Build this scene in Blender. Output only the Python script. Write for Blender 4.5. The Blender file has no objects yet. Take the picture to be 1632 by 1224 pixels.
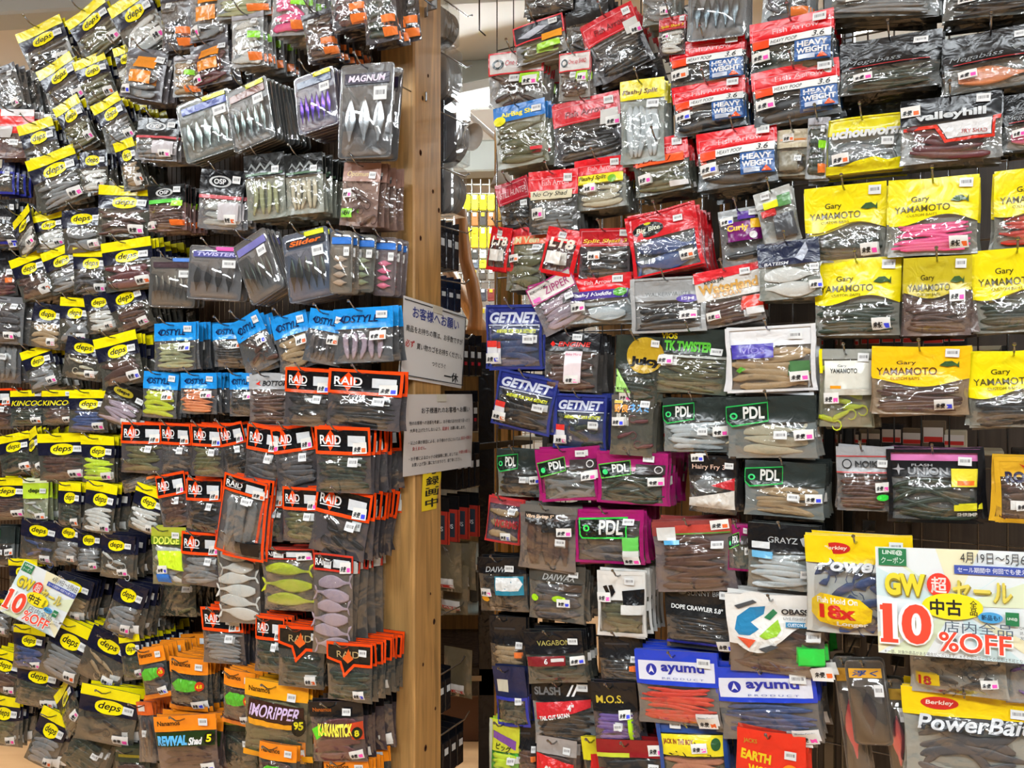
import bpy, math, random
from mathutils import Vector, Matrix, noise
R = random.Random(7)
sc = bpy.context.scene
col = sc.collection
F = 1300.0; CX = 816.0; HY = 625.0; EYE = 1.5          # photograph frame 1632 x 1224
TH = math.radians(29.5)
E1 = Vector((math.cos(TH), -math.sin(TH), 0)); NN = Vector((-math.sin(TH), -math.cos(TH), 0))

# ------------------------------------------------------------------ camera, world, lights, exposure
cam = bpy.data.cameras.new('camera'); cam.sensor_width = 36; cam.lens = 36 * F / 1632
cam.shift_y = (HY - 612) / 1632; cam.clip_start = .02
co = bpy.data.objects.new('camera', cam); co.location = (0, 0, EYE); co.rotation_euler = (math.pi / 2, 0, 0)
col.objects.link(co); sc.camera = co
w = bpy.data.worlds.new('world'); sc.world = w; w.use_nodes = True
w.node_tree.nodes['Background'].inputs[0].default_value = (.93, .96, 1, 1)
w.node_tree.nodes['Background'].inputs[1].default_value = .3
sc.view_settings.view_transform = 'Standard'; sc.view_settings.look = 'None'
sc.view_settings.gamma = 1; sc.view_settings.use_curve_mapping = False
sc.view_settings.exposure = .28
def area(x, y, z, sx, sy, power, rz, colr=(.89, .96, 1)):
    l = bpy.data.lights.new('ceiling_tube_light', 'AREA'); l.shape = 'RECTANGLE'; l.size = sx; l.size_y = sy
    l.energy = power; l.color = colr
    o = bpy.data.objects.new('ceiling_tube_light', l); o.location = (x, y, z); o.rotation_euler = (0, 0, rz)
    col.objects.link(o)
LAMPS = [(-1.3, -.2, 75), (.2, -.75, 75), (1.6, -1.4, 75), (-2.6, 1.0, 60), (-1.0, 5.3, 55), (-.2, 4.35, 90), (1.9, 3.2, 45), (-3.6, 3.6, 55)]
for lx, ly, p in LAMPS:
    area(lx, ly, 2.985, 1.25, .1, p * .5, -TH)

# ------------------------------------------------------------------ materials
def lin(h):
    h = h.lstrip('#'); c = [int(h[i:i + 2], 16) / 255 for i in (0, 2, 4)]
    return tuple(x / 12.92 if x <= .04045 else ((x + .055) / 1.055) ** 2.4 for x in c) + (1,)
MC = {}
def newmat(key):
    m = bpy.data.materials.new(key); m.use_nodes = True; m.node_tree.nodes.clear()
    return m, m.node_tree.nodes, m.node_tree.links
def rcoord(N, L, scale):
    tc = N.new('ShaderNodeTexCoord'); oi = N.new('ShaderNodeObjectInfo')
    ad = N.new('ShaderNodeVectorMath'); ad.operation = 'ADD'
    ml = N.new('ShaderNodeMath'); ml.operation = 'MULTIPLY'; ml.inputs[1].default_value = 13.7
    L.new(oi.outputs['Random'], ml.inputs[0]); L.new(tc.outputs['Object'], ad.inputs[0]); L.new(ml.outputs[0], ad.inputs[1])
    nz = N.new('ShaderNodeTexNoise'); nz.inputs['Scale'].default_value = scale; nz.inputs['Detail'].default_value = 2.5
    nz.inputs['Distortion'].default_value = .8
    L.new(ad.outputs[0], nz.inputs['Vector'])
    return nz
def mat(h, kind='print'):
    k = kind + '_' + h
    if k in MC: return MC[k]
    m, N, L = newmat(k); out = N.new('ShaderNodeOutputMaterial'); c = lin(h)
    if kind in ('film', 'shell'):
        tr = N.new('ShaderNodeBsdfTransparent'); tr.inputs[0].default_value = (.96, .97, .97, 1)
        gl = N.new('ShaderNodeBsdfGlossy'); gl.inputs[0].default_value = (1, 1, 1, 1); gl.inputs['Roughness'].default_value = .09 if kind == 'film' else .07
        df = N.new('ShaderNodeBsdfDiffuse'); df.inputs[0].default_value = c
        lw = N.new('ShaderNodeLayerWeight'); lw.inputs[0].default_value = .42
        mp = N.new('ShaderNodeMapRange'); mp.inputs[3].default_value = .05; mp.inputs[4].default_value = .5
        nz = rcoord(N, L, 17 if kind == 'film' else 12)
        bp = N.new('ShaderNodeBump'); bp.inputs['Strength'].default_value = 1.0 if kind == 'film' else .2; bp.inputs['Distance'].default_value = .014
        L.new(nz.outputs[0], bp.inputs['Height']); L.new(bp.outputs[0], gl.inputs['Normal'])
        L.new(lw.outputs['Facing'], mp.inputs[0])
        m1 = N.new('ShaderNodeMixShader'); m1.inputs[0].default_value = .03 if kind == 'film' else .06
        m2 = N.new('ShaderNodeMixShader')
        L.new(tr.outputs[0], m1.inputs[1]); L.new(df.outputs[0], m1.inputs[2])
        L.new(mp.outputs[0], m2.inputs[0]); L.new(m1.outputs[0], m2.inputs[1]); L.new(gl.outputs[0], m2.inputs[2])
        L.new(m2.outputs[0], out.inputs[0])
    else:
        b = N.new('ShaderNodeBsdfPrincipled'); b.inputs['Base Color'].default_value = c
        L.new(b.outputs[0], out.inputs[0])
        if kind == 'print':
            b.inputs['Roughness'].default_value = .24
            nz = rcoord(N, L, 30); bp = N.new('ShaderNodeBump'); bp.inputs['Strength'].default_value = .5; bp.inputs['Distance'].default_value = .006
            L.new(nz.outputs[0], bp.inputs['Height']); L.new(bp.outputs[0], b.inputs['Normal'])
        elif kind == 'paper': b.inputs['Roughness'].default_value = .55
        elif kind == 'matte': b.inputs['Roughness'].default_value = .75
        elif kind == 'metal': b.inputs['Metallic'].default_value = 1; b.inputs['Roughness'].default_value = .25
        elif kind == 'lure':
            b.inputs['Roughness'].default_value = .38
            nz = rcoord(N, L, 220); mx = N.new('ShaderNodeMixRGB'); mx.blend_type = 'MULTIPLY'; mx.inputs[0].default_value = .55
            mx.inputs[1].default_value = c; cr = N.new('ShaderNodeValToRGB'); cr.color_ramp.elements[0].position = .35; cr.color_ramp.elements[1].position = .6
            cr.color_ramp.elements[0].color = (.35, .35, .35, 1)
            L.new(nz.outputs[0], cr.inputs[0]); L.new(cr.outputs[0], mx.inputs[2]); L.new(mx.outputs[0], b.inputs['Base Color'])
        elif kind == 'wood':
            b.inputs['Roughness'].default_value = .5
            tc = N.new('ShaderNodeTexCoord'); mpn = N.new('ShaderNodeMapping'); mpn.inputs['Scale'].default_value = (26, 26, 1.6)
            nz = N.new('ShaderNodeTexNoise'); nz.inputs['Scale'].default_value = 2.2; nz.inputs['Detail'].default_value = 5; nz.inputs['Distortion'].default_value = 1.2
            cr = N.new('ShaderNodeValToRGB'); cr.color_ramp.elements[0].position = .3; cr.color_ramp.elements[1].position = .7
            cr.color_ramp.elements[0].color = tuple(x * .5 for x in c[:3]) + (1,); cr.color_ramp.elements[1].color = c
            L.new(tc.outputs['Object'], mpn.inputs[0]); L.new(mpn.outputs[0], nz.inputs['Vector']); L.new(nz.outputs[0], cr.inputs[0]); L.new(cr.outputs[0], b.inputs['Base Color'])
        elif kind == 'emit':
            b.inputs['Emission Color'].default_value = c; b.inputs['Emission Strength'].default_value = 45
        elif kind == 'glass':
            b.inputs['Roughness'].default_value = .05; b.inputs['Alpha'].default_value = .25
        elif kind == 'barcode':
            b.inputs['Roughness'].default_value = .5
            tc = N.new('ShaderNodeTexCoord'); sp = N.new('ShaderNodeSeparateXYZ'); L.new(tc.outputs['Generated'], sp.inputs[0])
            wv = N.new('ShaderNodeTexNoise'); wv.noise_dimensions = '1D'; wv.inputs['Scale'].default_value = 26; wv.inputs['Detail'].default_value = 0
            L.new(sp.outputs[0], wv.inputs['W'])
            g = N.new('ShaderNodeMath'); g.operation = 'GREATER_THAN'; g.inputs[1].default_value = .5; L.new(wv.outputs[0], g.inputs[0])
            def band(o, lo, hi):
                a = N.new('ShaderNodeMath'); a.operation = 'GREATER_THAN'; a.inputs[1].default_value = lo; L.new(o, a.inputs[0])
                d = N.new('ShaderNodeMath'); d.operation = 'LESS_THAN'; d.inputs[1].default_value = hi; L.new(o, d.inputs[0])
                e = N.new('ShaderNodeMath'); e.operation = 'MULTIPLY'; L.new(a.outputs[0], e.inputs[0]); L.new(d.outputs[0], e.inputs[1]); return e
            z = band(sp.outputs[2], .38, .72); x = band(sp.outputs[0], .15, .85)
            p = N.new('ShaderNodeMath'); p.operation = 'MULTIPLY'; L.new(z.outputs[0], p.inputs[0]); L.new(x.outputs[0], p.inputs[1])
            q = N.new('ShaderNodeMath'); q.operation = 'MULTIPLY'; L.new(p.outputs[0], q.inputs[0]); L.new(g.outputs[0], q.inputs[1])
            mx = N.new('ShaderNodeMixRGB'); mx.inputs[1].default_value = c; mx.inputs[2].default_value = (.12, .12, .13, 1)
            L.new(q.outputs[0], mx.inputs[0]); L.new(mx.outputs[0], b.inputs['Base Color'])
    MC[k] = m
    return m

# ------------------------------------------------------------------ mesh helpers
def mk(name, v, f, m, smooth=True):
    me = bpy.data.meshes.new(name); me.from_pydata([tuple(p) for p in v], [], f)
    if smooth: me.polygons.foreach_set('use_smooth', [True] * len(me.polygons))
    me.materials.append(m); me.update()
    return me
def ob(name, me, parent=None, loc=None, rot=None):
    o = bpy.data.objects.new(name, me); col.objects.link(o)
    if parent: o.parent = parent
    if loc: o.location = loc
    if rot: o.rotation_euler = rot
    return o
def tag(o, label, cat, group=None, kind=None):
    if label: o['label'] = label
    if cat: o['category'] = cat
    if group: o['group'] = group
    if kind: o['kind'] = kind
    return o
def empty(name, loc, rz=0):
    o = bpy.data.objects.new(name, None); col.objects.link(o); o.location = loc; o.rotation_euler = (0, 0, rz); o.empty_display_size = .02
    return o
def boxv(x0, x1, y0, y1, z0, z1, bev=0):
    if bev <= 0:
        v = [(x, y, z) for x in (x0, x1) for y in (y0, y1) for z in (z0, z1)]
        return v, [(0, 1, 3, 2), (4, 6, 7, 5), (0, 4, 5, 1), (2, 3, 7, 6), (0, 2, 6, 4), (1, 5, 7, 3)]
    b = bev; v = []; f = []
    ring = [(x0 + b, y0), (x1 - b, y0), (x1, y0 + b), (x1, y1 - b), (x1 - b, y1), (x0 + b, y1), (x0, y1 - b), (x0, y0 + b)]
    zz = [(z0, b), (z0 + b, 0), (z1 - b, 0), (z1, b)]
    cx, cy = (x0 + x1) / 2, (y0 + y1) / 2
    for z, ins in zz:
        for x, y in ring:
            v.append((x - math.copysign(min(ins, abs(x - cx)), x - cx), y - math.copysign(min(ins, abs(y - cy)), y - cy), z))
    for k in range(3):
        for i in range(8): f.append((k * 8 + i, k * 8 + (i + 1) % 8, (k + 1) * 8 + (i + 1) % 8, (k + 1) * 8 + i))
    f.append(tuple(range(7, -1, -1))); f.append(tuple(range(24, 32)))
    return v, f
def box(name, m, x0, x1, y0, y1, z0, z1, parent=None, bev=0, loc=None, rot=None):
    v, f = boxv(x0, x1, y0, y1, z0, z1, bev)
    return ob(name, mk(name, v, f, m, False), parent, loc, rot)
def tube(path, rad, sides=6, squash=1.0, cap=True):
    """path points with radii; returns verts, faces"""
    v = []; f = []; n = len(path); P = [Vector(p) for p in path]
    for i in range(n):
        t = (P[min(i + 1, n - 1)] - P[max(i - 1, 0)]).normalized()
        up = Vector((0, 1, 0)) if abs(t.y) < .9 else Vector((1, 0, 0))
        a = t.cross(up).normalized(); b = a.cross(t).normalized()
        r = rad[i] if isinstance(rad, (list, tuple)) else rad
        for k in range(sides):
            an = 2 * math.pi * k / sides
            v.append(P[i] + a * (r * math.cos(an)) + b * (r * squash * math.sin(an)))
    for i in range(n - 1):
        for k in range(sides):
            f.append((i * sides + k, i * sides + (k + 1) % sides, (i + 1) * sides + (k + 1) % sides, (i + 1) * sides + k))
    if cap:
        f.append(tuple(range(sides - 1, -1, -1))); f.append(tuple((n - 1) * sides + k for k in range(sides)))
    return v, f
def lathe(prof, seg=20):
    """profile of (r, y) pairs around the local Y axis"""
    v = []; f = []
    for r, y in prof:
        for k in range(seg):
            a = 2 * math.pi * k / seg; v.append((r * math.cos(a), y, r * math.sin(a)))
    for i in range(len(prof) - 1):
        for k in range(seg): f.append((i * seg + k, i * seg + (k + 1) % seg, (i + 1) * seg + (k + 1) % seg, (i + 1) * seg + k))
    f.append(tuple(range(seg))); f.append(tuple((len(prof) - 1) * seg + k for k in range(seg - 1, -1, -1)))
    return v, f

# ------------------------------------------------------------------ lettering (built-in font, flattened to 2-D outlines)
TC = {}
def letters(s, bold=.03, shear=0):
    cjk = any(ord(c) > 0x2e80 for c in s); thick = 0
    if cjk: thick = bold * .9; bold = 0
    k = (s, bold, shear, thick)
    if k in TC: return TC[k]
    cu = bpy.data.curves.new('letters', 'FONT'); cu.body = s; cu.resolution_u = 2 if cjk else 4; cu.offset = bold; cu.shear = shear
    o = bpy.data.objects.new('letters', cu); me = o.to_mesh()
    v = [(p.co.x, p.co.y) for p in me.vertices]; f = [tuple(p.vertices) for p in me.polygons]
    o.to_mesh_clear(); bpy.data.objects.remove(o); bpy.data.curves.remove(cu)
    if thick > .007:                                       # heavier strokes for headline characters
        n = len(v); v, f = [(x + dx * thick, y + dy * thick) for dx, dy in ((-1, 0), (1, 0), (0, 1), (0, -1)) for x, y in v], [tuple(i + k_ * n for i in q) for k_ in range(4) for q in f]
    if not v: v = [(0, 0), (1, 0), (0, 1)]; f = [(0, 1, 2)]
    x0 = min(p[0] for p in v); x1 = max(p[0] for p in v); y0 = min(p[1] for p in v); y1 = max(p[1] for p in v)
    W = max(x1 - x0, 1e-4); H = max(y1 - y0, 1e-4)
    TC[k] = ([((x - x0) / W - .5, (y - y0) / H - .5) for x, y in v], f)
    return TC[k]
def flat_text(name, s, m, parent, x, z, wd, ht, y=-.0012, bold=.02, shear=0, rot=0):
    """lettering on a flat vertical face (local XZ plane, facing -Y)"""
    v, f = letters(s, bold, shear); c, q = math.cos(-rot), math.sin(-rot)
    vv = [(x + a * wd * c - b * ht * q, y, z + a * wd * q + b * ht * c) for a, b in v]
    return ob(name, mk(name, vv, f, m, False), parent)

# ------------------------------------------------------------------ rack frames: (along E1, out along NN, height)
RACK = {'L': -1.575, 'R': -1.85}
def onrack(rk, x, y, b):
    D = RACK[rk] + b
    r = Vector(((x - CX) / F, 1, 0)); t = D / r.dot(NN)
    return Vector((r.x * t, t, EYE + (HY - y) / F * t))
def rackp(rk, a, b, z):
    return E1 * a + NN * (RACK[rk] + b) + Vector((0, 0, z))
def at(x, y, Y):
    return Vector(((x - CX) / F * Y, Y, EYE + (HY - y) / F * Y))

# ------------------------------------------------------------------ lures
LC = dict(bk=('#1b1c20', 'black'), gn=('#2b3a2c', 'dark green'), br=('#5a3a30', 'brown'), pk=('#ff5f9c', 'pink'), og=('#f09058', 'orange'),
          rd=('#e8402c', 'red'), wh=('#e2e3de', 'white'), ch=('#d6e52c', 'chartreuse'), gy=('#8d9092', 'grey'), sm=('#57565a', 'smoke'),
          cr=('#d8d0b4', 'cream'), ol=('#67663f', 'olive'), bl=('#3a5288', 'blue'), pu=('#7658a8', 'purple'), sv=('#c8d2d6', 'silver'),
          be=('#b89c74', 'beige'), mr=('#6a3034', 'maroon'), sa=('#d08a6c', 'salmon'), lm=('#e0ff28', 'neon yellow'), ye=('#e8d820', 'yellow'),
          pg=('#b9bd90', 'pale green'), lv=('#b7a5b4', 'lavender'))
LM = {}
def lure_mesh(kind, h, var):
    k = (kind, h, var)
    if k in LM: return LM[k]
    m = mat(h, 'lure'); rr = random.Random(var * 31 + len(kind)); v = []; f = []
    def add(t):
        n = len(v); v.extend(t[0]); f.extend(tuple(i + n for i in q) for q in t[1])
    if kind in 'wvk':                                      # straight, upright or curved worm, unit length along x
        bend = {'w': .035, 'v': .03, 'k': .16}[kind] * (rr.random() * 2 - .6)
        n = 11; path = []; rad = []
        for i in range(n):
            t = i / (n - 1); path.append((t - .5, 0, bend * math.sin(t * math.pi * 1.3) - bend * .4))
            r = .042 * (min(1, t * 6 + .35)) * (1 if t < .7 else 1 - (t - .7) * 2.2)
            rad.append(r * (1.06 if i % 2 else .94))
        add(tube(path, rad, 6, .8))
    elif kind in 'sf':                                     # paddle-tail shad / minnow
        n = 11; path = []; rad = []
        for i in range(n):
            t = i / (n - 1); path.append((t - .5, 0, .01 * math.sin(t * 5)))
            rad.append(.012 + .078 * max(0, math.sin(math.pi * min(1, t * 1.12 + .06))) ** .8 if t < .84 else .016)
        add(tube(path, rad, 8, .6))
        add(tube([(.49, 0, 0), (.53, 0, .06), (.6, 0, .10)], [.014, .03, .008], 5, .4))
        add(tube([(.49, 0, 0), (.53, 0, -.05), (.57, 0, -.085)], [.014, .028, .008], 5, .4))
    elif kind == 'g':                                      # grub with a curled tail
        path = [(-.5, 0, 0), (-.35, 0, .01), (-.1, 0, 0), (.1, 0, -.01)]; rad = [.05, .075, .075, .05]
        for i in range(7):
            a = i / 6 * 4.4; path.append((.2 + .17 * math.sin(a), 0, -.12 + .13 * math.cos(a) - .0)); rad.append(.032 - .003 * i)
        add(tube(path, rad, 6, .7))
    elif kind == 'c':                                      # crayfish: body and two claws
        add(tube([(-.5, 0, 0), (-.3, 0, 0), (0, 0, .01), (.15, 0, 0)], [.04, .085, .09, .05], 7, .6))
        for s in (-1, 1):
            add(tube([(.1, 0, 0), (.22, 0, .1 * s), (.34, 0, .13 * s), (.5, 0, .1 * s)], [.025, .03, .075, .012], 6, .5))
            add(tube([(0, 0, .04 * s), (.02, 0, .16 * s), (.1, 0, .22 * s)], [.015, .012, .008], 4))
    elif kind == 'j':                                      # teardrop metal jig
        prof = [(-.5, .01), (-.4, .05), (-.2, .13), (0, .16), (.15, .12), (.3, .05), (.42, .03), (.5, .012)]
        add(tube([(a, 0, 0) for a, _ in prof], [r for _, r in prof], 8, .5))
    LM[k] = mk('lure', v, f, m)
    return LM[k]
from mathutils.geometry import tessellate_polygon
# ------------------------------------------------------------------ packets
def smooth(a, b, x):
    t = max(0, min(1, (x - a) / (b - a))); return t * t * (3 - 2 * t)
class Surf:
    """shape of one hanging bag: u 0..1 across, v 0..1 from the top edge down; origin at the hang hole"""
    def __init__(s, w, h, t, hd, seed, curl=1.0):
        s.w, s.h, s.t, s.hd = w, h, t, hd; rr = random.Random(seed)
        s.c = [rr.uniform(-1, 1) * curl for _ in range(4)]; s.o = Vector((rr.uniform(0, 50), rr.uniform(0, 50), 0))
    def mid(s, u, v):
        c = s.c; x = u - .5
        return s.w * (c[0] * .10 * x * x + c[1] * .05 * x * (v - .3) + c[2] * .05 * (v * v - v) + c[3] * .02 * math.sin(5 * u + 3 * v))
    def bul(s, u, v):
        a = 1 - abs(2 * u - 1) ** 3.2; b = smooth(s.hd * .6, s.hd + .22, v) * (1 - smooth(.82, 1, v)); return s.t * a * (b + .06)
    def front(s, u, v):
        p = Vector((u * 6, v * 5, 0)) + s.o
        cr = (abs(noise.noise(p)) - .2) * .0045 + (abs(noise.noise(p * 2.3)) - .2) * .0022
        return s.mid(u, v) - s.bul(u, v) + cr * (.25 + s.bul(u, v) / s.t)
    def back(s, u, v): return s.mid(u, v) + .0012 + .3 * s.bul(u, v)
    def xz(s, u, v):
        return (u - .5) * s.w * (1 - .035 * s.bul(.5, v) / s.t), (.06 - v) * s.h
    def P(s, u, v, lift=0):
        x, z = s.xz(u, v); return (x, s.front(min(1, max(0, u)), min(1, max(0, v))) - lift, z)
def sheet(s, name, m, nu, nv, v0, v1, fn):
    """v0, v1 may be functions of u"""
    V = []; f = []
    for j in range(nv + 1):
        for i in range(nu + 1):
            u = i / nu; a = v0(u) if callable(v0) else v0; b = v1(u) if callable(v1) else v1
            v = a + (b - a) * j / nv; x, z = s.xz(u, v); V.append((x, fn(u, v), z))
    for j in range(nv):
        for i in range(nu):
            a = j * (nu + 1) + i; f.append((a, a + nu + 1, a + nu + 2, a + 1))
    return mk(name, V, f, m)
def patch(s, name, m, u0, v0, u1, v1, lift, rot=0):
    nu = max(1, int((u1 - u0) * 26)); nv = max(1, int((v1 - v0) * 22)); V = []; f = []
    cu, cv = (u0 + u1) / 2, (v0 + v1) / 2; c, q = math.cos(rot), math.sin(rot); asp = s.h / s.w
    for j in range(nv + 1):
        for i in range(nu + 1):
            du = (u0 - cu) + (u1 - u0) * i / nu; dv = (v0 - cv) + (v1 - v0) * j / nv
            V.append(s.P(cu + du * c - dv * asp * q, cv + du / asp * q + dv * c, lift))
    for j in range(nv):
        for i in range(nu):
            a = j * (nu + 1) + i; f.append((a, a + nu + 1, a + nu + 2, a + 1))
    return mk(name, V, f, m)
def ellip(s, name, m, cu, cv, ru, rv, lift, point=1.0):
    n = 24; pts = [(cu, cv)]
    for i in range(n):
        a = 2 * math.pi * i / n; pts.append((cu + ru * math.cos(a), cv + rv * math.copysign(abs(math.sin(a)) ** point, math.sin(a))))
    return drape(s, name, m, pts, [(0, 1 + (i + 1) % n, 1 + i) for i in range(n)], lift)
def frame(s, name, m, u0, v0, u1, v1, bu, bv, lift):
    V = []; f = []
    def strip(a, b, c, d):
        n0 = len(V); n = 20; hor = (c - a) > (d - b)
        for i in range(n + 1):
            t = i / n
            for e in (0, 1):
                V.append(s.P(a + (c - a) * (t if hor else e), b + (d - b) * (e if hor else t), lift))
        for i in range(n):
            k = n0 + 2 * i; f.append((k, k + 1, k + 3, k + 2) if hor else (k, k + 2, k + 3, k + 1))
    strip(u0, v0, u1, v0 + bv); strip(u0, v1 - bv, u1, v1)
    strip(u0, v0 + bv, u0 + bu, v1 - bv); strip(u1 - bu, v0 + bv, u1, v1 - bv)
    return mk(name, V, f, m)
def drape(s, name, m, pts, faces, lift, mx=.045):
    """flat outline in (u, v), cut finely enough to follow the bag surface"""
    V = []; f = []; asp = s.h / s.w
    def tri(a, b, c, d=0):
        l = [math.hypot(p[0] - q[0], (p[1] - q[1]) * asp) for p, q in ((a, b), (b, c), (c, a))]
        k = l.index(max(l))
        if l[k] > mx and d < 9:
            if k == 1: a, b, c = b, c, a
            elif k == 2: a, b, c = c, a, b
            h = ((a[0] + b[0]) / 2, (a[1] + b[1]) / 2); tri(a, h, c, d + 1); tri(h, b, c, d + 1)
        else:
            n = len(V); V.extend((s.P(*a, lift), s.P(*b, lift), s.P(*c, lift))); f.append((n, n + 1, n + 2))
    for q in faces:
        for i in range(1, len(q) - 1): tri(pts[q[0]], pts[q[i]], pts[q[i + 1]])
    return mk(name, V, f, m, False)
def words_on(s, name, text, m, cu, cv, wf, hf, lift, bold=.03, shear=0, rot=0):
    v, f = letters(text, bold, shear); W = wf * s.w; H = hf * s.h; c, q = math.cos(-rot), math.sin(-rot); V = []
    for a, b in v:
        x = a * W * c - b * H * q; z = a * W * q + b * H * c
        V.append((cu + x / s.w, cv - z / s.h))
    return drape(s, name, m, V, f, lift, .07)

BLK = '#101216'; WHT = '#eceef0'; YEL = '#f2e40a'; NAV = '#15182c'; ORG = '#f0480f'; RED = '#e01a24'; MAG = '#a01868'
def T(t, cu, cv, wf, hf, c, bold=.03, shear=0, rot=0): return ('t', 'lettering', t, cu, cv, wf, hf, c, bold, shear, rot)
def r(n, a, b, c, d, h): return ('r', n, a, b, c, d, h)
def e(n, a, b, c, d, h, p=1.0): return ('e', n, a, b, c, d, h, p)
def fr(n, a, b, c, d, bu, bv, h): return ('f', n, a, b, c, d, bu, bv, h)
def pl(n, pts, h): return ('p', n, pts, h)
S = {}
def style(k, d, w, h, hd, hc, items, back='#3c3c3a', film='#b8bab8', fn=None, bc=(.82, .16), pt=(.78, .84), t=.012, kind='bag'):
    S[k] = dict(d=d, w=w, h=h, hd=hd, hc=hc, items=items, back=back, film=film, fn=fn, bc=bc, pt=pt, t=t, key=k)
fishy = lambda cu, cv, c: pl('fish_emblem', [(cu - .09, cv + .02), (cu - .03, cv - .04), (cu + .04, cv - .045), (cu + .09, cv), (cu + .11, cv - .05), (cu + .11, cv + .05), (cu + .07, cv + .02), (cu, cv + .04)], c)
style('deps', 'yellow-topped navy packet', .13, .125, .46, NAV, [r('top_band', 0, 0, 1, .19, YEL), e('badge', .52, .335, .25, .12, YEL, .8), T('deps', .52, .335, .38, .15, '#101018', .012, .2)], '#4a4a40', bc=(.84, .33), pt=(.8, .85))
style('depsn', 'yellow-badged navy packet', .13, .125, .42, NAV, [e('badge', .48, .24, .25, .125, YEL, .8), T('deps', .48, .24, .38, .155, '#101018', .012, .2)], '#4a463c', bc=(.82, .24), pt=(.75, .84))
style('depsg', 'lime-topped packet', .1, .15, .45, '#b8d838', [r('top_band', 0, 0, 1, .1, '#dfe6c0'), T('deps', .5, .28, .5, .12, '#203018', .03)], '#9aa080', bc=(.8, .28))
style('depsau', 'gold-flecked packet', .13, .125, .4, '#1c1a18', [e('badge', .42, .2, .24, .1, '#a89a28', .8), T('deps', .42, .2, .31, .1, '#101018', .03)], '#5a5042', bc=(.84, .25))
style('kincoo', 'yellow-lettered navy packet', .13, .125, .5, NAV, [r('top_band', 0, 0, 1, .17, YEL), T('KINCOO', .5, .36, .92, .15, '#d8cc18', .02, .2)], '#3c4640', bc=(.8, .1), pt=(.8, .85))
style('raid', 'orange-bordered black packet', .14, .125, .42, BLK, [fr('border', 0, 0, 1, .42, .04, .05, ORG), pl('diamond', [(.28, .05), (.4, .2), (.28, .37), (.16, .2)], ORG), T('RAID', .28, .2, .38, .14, WHT, .02), r('underline', .1, .285, .46, .3, WHT), r('info_label', .6, .13, .92, .29, '#d4dadf')], '#4c474c', bc=(.72, .52), pt=(.82, .31))
style('raidv', 'pointed orange-bordered packet', .14, .14, .46, '#1c1b18', [pl('border', [(0, 0), (1, 0), (1, .4), (.62, .4), (.42, .58), (.3, .36), (0, .3)], ORG), pl('header_panel', [(.04, .05), (.96, .05), (.96, .35), (.6, .35), (.43, .5), (.33, .32), (.04, .26)], '#1c1b18'), T('RAID', .48, .2, .48, .11, '#b8a070', .0), pl('flame_mark', [(.36, .27), (.44, .2), (.5, .1), (.54, .2), (.6, .27), (.48, .35)], '#e06020')], '#3e4240', fn=lambda u: .38, bc=(.8, .16), pt=(.75, .85))
style('raidf', 'orange-framed clear packet', .125, .21, .2, BLK, [fr('border', 0, 0, 1, 1, .045, .03, ORG), r('border_bar', 0, .18, 1, .21, ORG), T('RAID', .27, .11, .38, .075, WHT, .02), r('underline', .1, .155, .44, .162, WHT), r('info_label', .55, .07, .93, .17, '#d4dadf'), r('text_panel', .55, .78, .93, .94, BLK)], '#6a686a', bc=(.62, .28), pt=(.86, .16))
style('raidc', 'clear tray packet', .125, .19, .17, '#221c20', [fr('border', 0, 0, 1, .17, .035, .02, '#c83828'), T('RAID', .2, .085, .3, .07, WHT, .02), r('info_label', .5, .05, .92, .13, '#d4dadf')], '#6a625c', bc=(.36, .1), pt=(.82, .12))
style('dstyle', 'blue-topped clear packet', .13, .125, .38, '#1e90e0', [pl('arrow_mark', [(.1, .2), (.2, .12), (.17, .2), (.2, .28)], '#102050'), T('DSTYLE', .48, .2, .6, .13, '#142450', .02, .25)], '#5a5c60', bc=(.82, .14), pt=(.78, .52))
style('botto', 'clear black-lettered packet', .13, .14, .3, '#a8aaac', [pl('red_mark', [(.18, .2), (.3, .14), (.27, .2), (.33, .24)], '#d02818'), T('BOTTOM', .66, .19, .62, .1, '#202226', .03, .2)], '#7a6e6c', pt=None, bc=(.9, .08))
style('osp', 'ring-logo black packet', .13, .13, .42, BLK, [e('ring', .45, .2, .24, .1, '#c8ccce'), e('ring_centre', .45, .2, .18, .075, BLK), T('OSP', .45, .2, .26, .09, '#e0e2e4', .03), r('red_print', .02, .44, .98, .5, '#c05058'), r('info_label', .5, .56, .95, .86, '#c8c4c8')], '#85858a', bc=(.82, .16))
style('ospg', 'green-strapped black packet', .13, .13, .4, '#17191a', [e('ring', .45, .16, .24, .09, '#c8ccce'), e('ring_centre', .45, .16, .18, .065, BLK), T('OSP', .45, .16, .26, .08, '#e0e2e4', .03), r('green_strap', .04, .31, .9, .4, '#58c848'), r('new_sticker', .7, .36, .95, .48, '#a8f020'), r('orange_sticker', .7, .78, .96, .9, '#f07028')], '#8a6a66', bc=(.82, .12), pt=(.14, .88))
style('clearo', 'orange-patched packet', .13, .13, .2, '#5a5a60', [r('orange_patch', .3, .16, .82, .4, '#e08a28'), r('orange_patch', .26, .46, .78, .7, '#e08a28')], '#77757c', bc=(.87, .2), pt=(.2, .85))
style('clearw', 'milky clear packet', .13, .14, .12, '#9a9aa0', [r('green_sticker', .6, .4, .95, .52, '#90e030'), r('orange_sticker', .62, .78, .98, .92, '#f08038')], '#a2a6a8', bc=(.75, .2), pt=None)
style('clearg', 'plain clear packet', .13, .14, .14, '#6c6e72', [r('grey_print', .1, .04, .6, .1, '#8c8e94')], '#6c6e70', bc=(.75, .2), pt=(.7, .82))
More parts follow.
